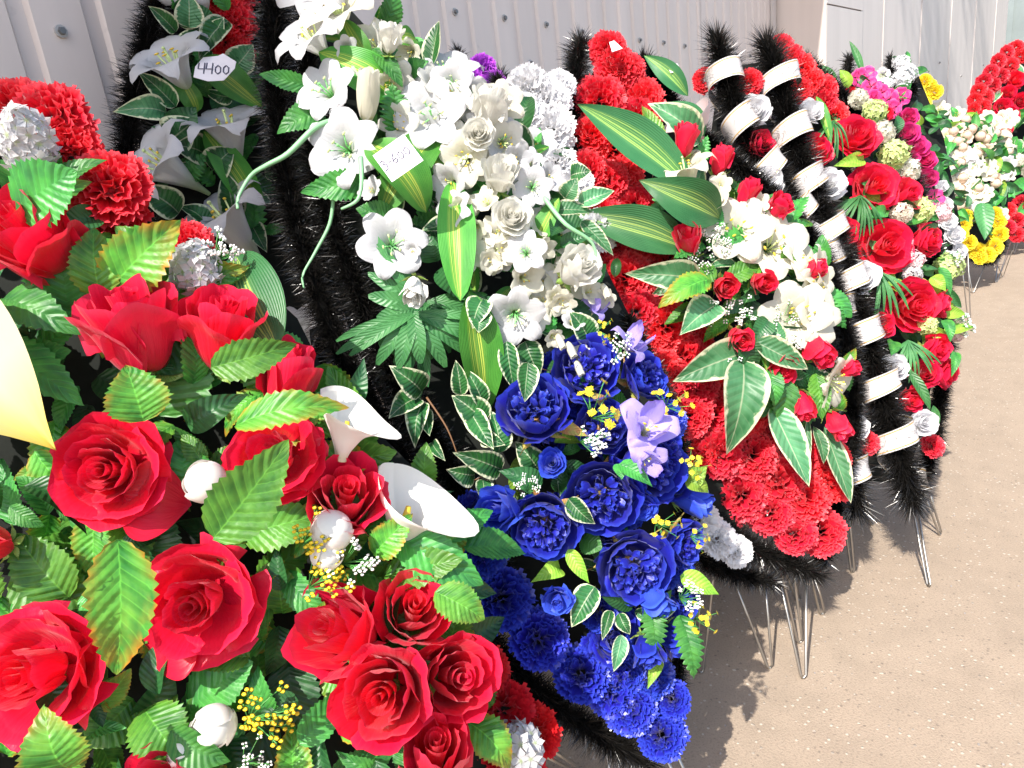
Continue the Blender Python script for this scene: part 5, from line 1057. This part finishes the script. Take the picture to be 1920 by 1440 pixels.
for x, y, d, c in [(1905, 150, 36, 'red'), (1890, 175, 32, 'red'), (1880, 200, 34, 'red'), (1895, 215, 34, 'red'), (1870, 225, 32, 'red'), (1885, 240, 30, 'red'), (1862, 243, 26, 'red'), (1915, 190, 34, 'red'), (1940, 180, 40, 'red'), (1950, 260, 40, 'red')]: w9.flower('rose', x, y, d, c)
for x, y, d in [(1865, 172, 20), (1900, 228, 22), (1910, 300, 26), (1895, 280, 22), (1930, 320, 30)]: w9.flower('hydrangea', x, y, d, 'cream')
w9.scatter_leaves(70, [('ovate', 'leaf_fern', 0.5), ('ovate', 'leaf_fern', 0.5), ('ovate', 'leaf_margin', 0.45)], [(1850, 190), (1920, 120), (2000, 200), (1990, 400), (1900, 380), (1860, 280)], (26, 46), seed=69, lo=0.5, hi=1.0)
w9.leg((1880, 430), (1868, 530), (1900, 440)); w9.auto_legs(front=True)

# ================================================================== price tags
STROKES = {'4': [[(0, 1), (-.05, .45), (.5, .45)], [(.45, 1), (.4, 0)]], '0': [[(.25, .8), (.05, .6), (.05, .2), (.25, 0), (.45, .2), (.45, .6), (.25, .8)]],
           '3': [[(.05, .9), (.3, 1), (.4, .75), (.2, .55), (.45, .4), (.35, 0), (0, -.05)]], '6': [[(.45, 1), (.15, .7), (.05, .25), (.25, 0), (.45, .2), (.35, .45), (.1, .35)]], '-': [[(0.05, .45), (.3, .5)]]}
def price_tag(wr, px, py, lift, outline, text, label, ang, scale, aim, textsize, ty=0.0):
    p = wr.hit(px, py, lift); z = unit(view_vec(*aim)); xr = view_vec(math.cos(ang), math.sin(ang), 0); xr = unit(xr-z*(xr@z)); y = np.cross(z, xr)
    M = mat4(np.stack([xr, y, z], 1), scale, p); m = MB(); k = len(outline)
    V = [(x, q, 0.0) for x, q in outline]+[(x, q, -0.02) for x, q in outline]
    n2 = 2*k; V += [(0, 0, 0.0), (0, 0, -0.02)]
    fs = []
    for i in range(k):
        j = (i+1) % k; fs += [(i, j, n2), (k+j, k+i, n2+1), (i, k+i, k+j, j)]
    m.add(V, fs); o = link('price_tag', m.mesh('price_tag', ['paper'], False), None, M); tag(o, label, 'price tag')
    t = MB(); cx = -len(text)*0.5*textsize*0.62
    for ch in text:
        for stv in STROKES[ch]:
            pts = np.array([(cx+q[0]*textsize, ty+(q[1]-0.5)*textsize, 0) for q in stv]); pts[:, 2] = 0.02
            fine = np.concatenate([pts[i]+(pts[i+1]-pts[i])*np.linspace(0, 1, 4)[:, None] for i in range(len(pts)-1)])
            t.tube(fine, 0.032, 4)
        cx += textsize*(0.62 if ch != '-' else 0.4)
    if text: link('handwriting', t.mesh('handwriting', ['ink'], False), o)
price_tag(w1, 403, 129, 0.13, [(-1, -.5), (-.95, .1), (-.6, .65), (.1, .75), (.35, .9), (1, .45), (.95, .05), (.45, -.65), (-.3, -.72)], '4400', 'torn paper price tag reading 4400 stuck between white trumpet lilies', 0.05, 0.031, (0.1, 0.25, 1), 0.62)
price_tag(w2, 746, 296, 0.215, [(-1, -1), (1, -1), (1, 1), (-1, 1)], '3-600', 'square paper price tag reading 3600 on the striped leaf', 0.62, 0.0225, (-0.15, 0.25, 1), 0.62, 0.1)
price_tag(w3, 1264, 128, 0.05, [(-1, -.6), (1, -.7), (1, .6), (-1, .7)], '', 'tiny blank paper tag on a long leaf above the pink calla', 0.5, 0.011, (0, 0.2, 1), 0.4)
price_tag(w3, 1152, 86, 0.10, [(-.7, -1), (1, -.8), (.3, 1), (-.5, .9)], '', 'small crumpled white paper on the topmost red carnation', 0.3, 0.013, (0, 0.4, 1), 0.4)

# ================================================================== trees across the path, behind the camera: they dapple the wall
def tree(loc, height, blobs, seed, label, n_leaf=2600, leaf=0.10):
    rg = np.random.RandomState(seed); root = bpy.data.objects.new('tree', None); COL.objects.link(root); root.location = loc; tag(root, label, 'tree')
    m = MB(); m.tube([(0, 0, 0), (0.05, 0.02, height*0.3), (-0.03, 0.05, height*0.6), (0.02, 0, height*0.9)], [0.17, 0.14, 0.10, 0.03], 10)
    for c, r in blobs:
        c = np.array(c); s0 = np.array([0, 0, max(1.0, c[2]*0.6)]); m.tube([s0, s0*.5+c*.5+[0, 0, .1], c], [0.035, 0.025, 0.012], 6)
    link('trunk', m.mesh('trunk', ['bark']), root)
    V = []; 
    for c, r in blobs:
        k = int(n_leaf*r**2/sum(b[1]**2 for b in blobs)); d = rg.normal(size=(k, 3)); d /= np.linalg.norm(d, axis=1)[:, None]
        q = np.array(c)+d*np.array([1, 1, 0.75])*r*(rg.rand(k)**0.45)[:, None]
        a = rg.normal(size=(k, 3)); a /= np.linalg.norm(a, axis=1)[:, None]; b = np.cross(a, rg.normal(size=(k, 3))); b /= np.linalg.norm(b, axis=1)[:, None]
        L = leaf*rg.uniform(0.6, 1.2, (k, 1)); V.append(np.stack([q-a*L, q+b*L*0.5, q+a*L, q-b*L*0.5], 1))
    V = np.concatenate(V).reshape(-1, 3); m = MB(); m.add(V, [(4*i, 4*i+1, 4*i+2, 4*i+3) for i in range(len(V)//4)])
    o = link('crown', m.mesh('crown', ['tree_leaf'], False), root); o['kind'] = 'stuff'
TREES = True
if TREES:
    sv = SUNV/np.linalg.norm(SUNV)
    def above(pt, dist): return np.array(pt)-sv*dist                # where a crown must hang to shade that spot
    spots = [((0.30, 1.28, 1.55), 5.4, 0.50), ((0.72, 1.22, 1.42), 5.2, 0.34), ((-0.4, 1.45, 1.6), 5.5, 0.45), ((0.75, 1.18, 1.05), 5.3, 0.20), ((0.2, 1.35, 1.1), 5.5, 0.26), ((1.05, 1.15, 1.65), 5.6, 0.25)]
    cs = [(above(q, d), r) for q, d, r in spots]; base = np.array([-5.2, 1.6, 0])
    tree(base, 5.6, [(tuple(c-base), r) for c, r in cs], 4, 'leafy tree beside the ribbed kiosk wall, overhanging the lilies', 5600, 0.07)
    spots = [((7.2, 0.68, 1.55), 8.0, 0.5), ((8.4, 0.5, 1.9), 8.4, 0.7), ((6.4, 0.75, 2.1), 8.2, 0.6)]
    cs = [(above(q, d), r) for q, d, r in spots]; base = np.array([0.6, -5.4, 0])
    tree(base, 7.2, [(tuple(c-base), r) for c, r in cs], 6, 'taller sparse tree further along the path', 700, 0.07)
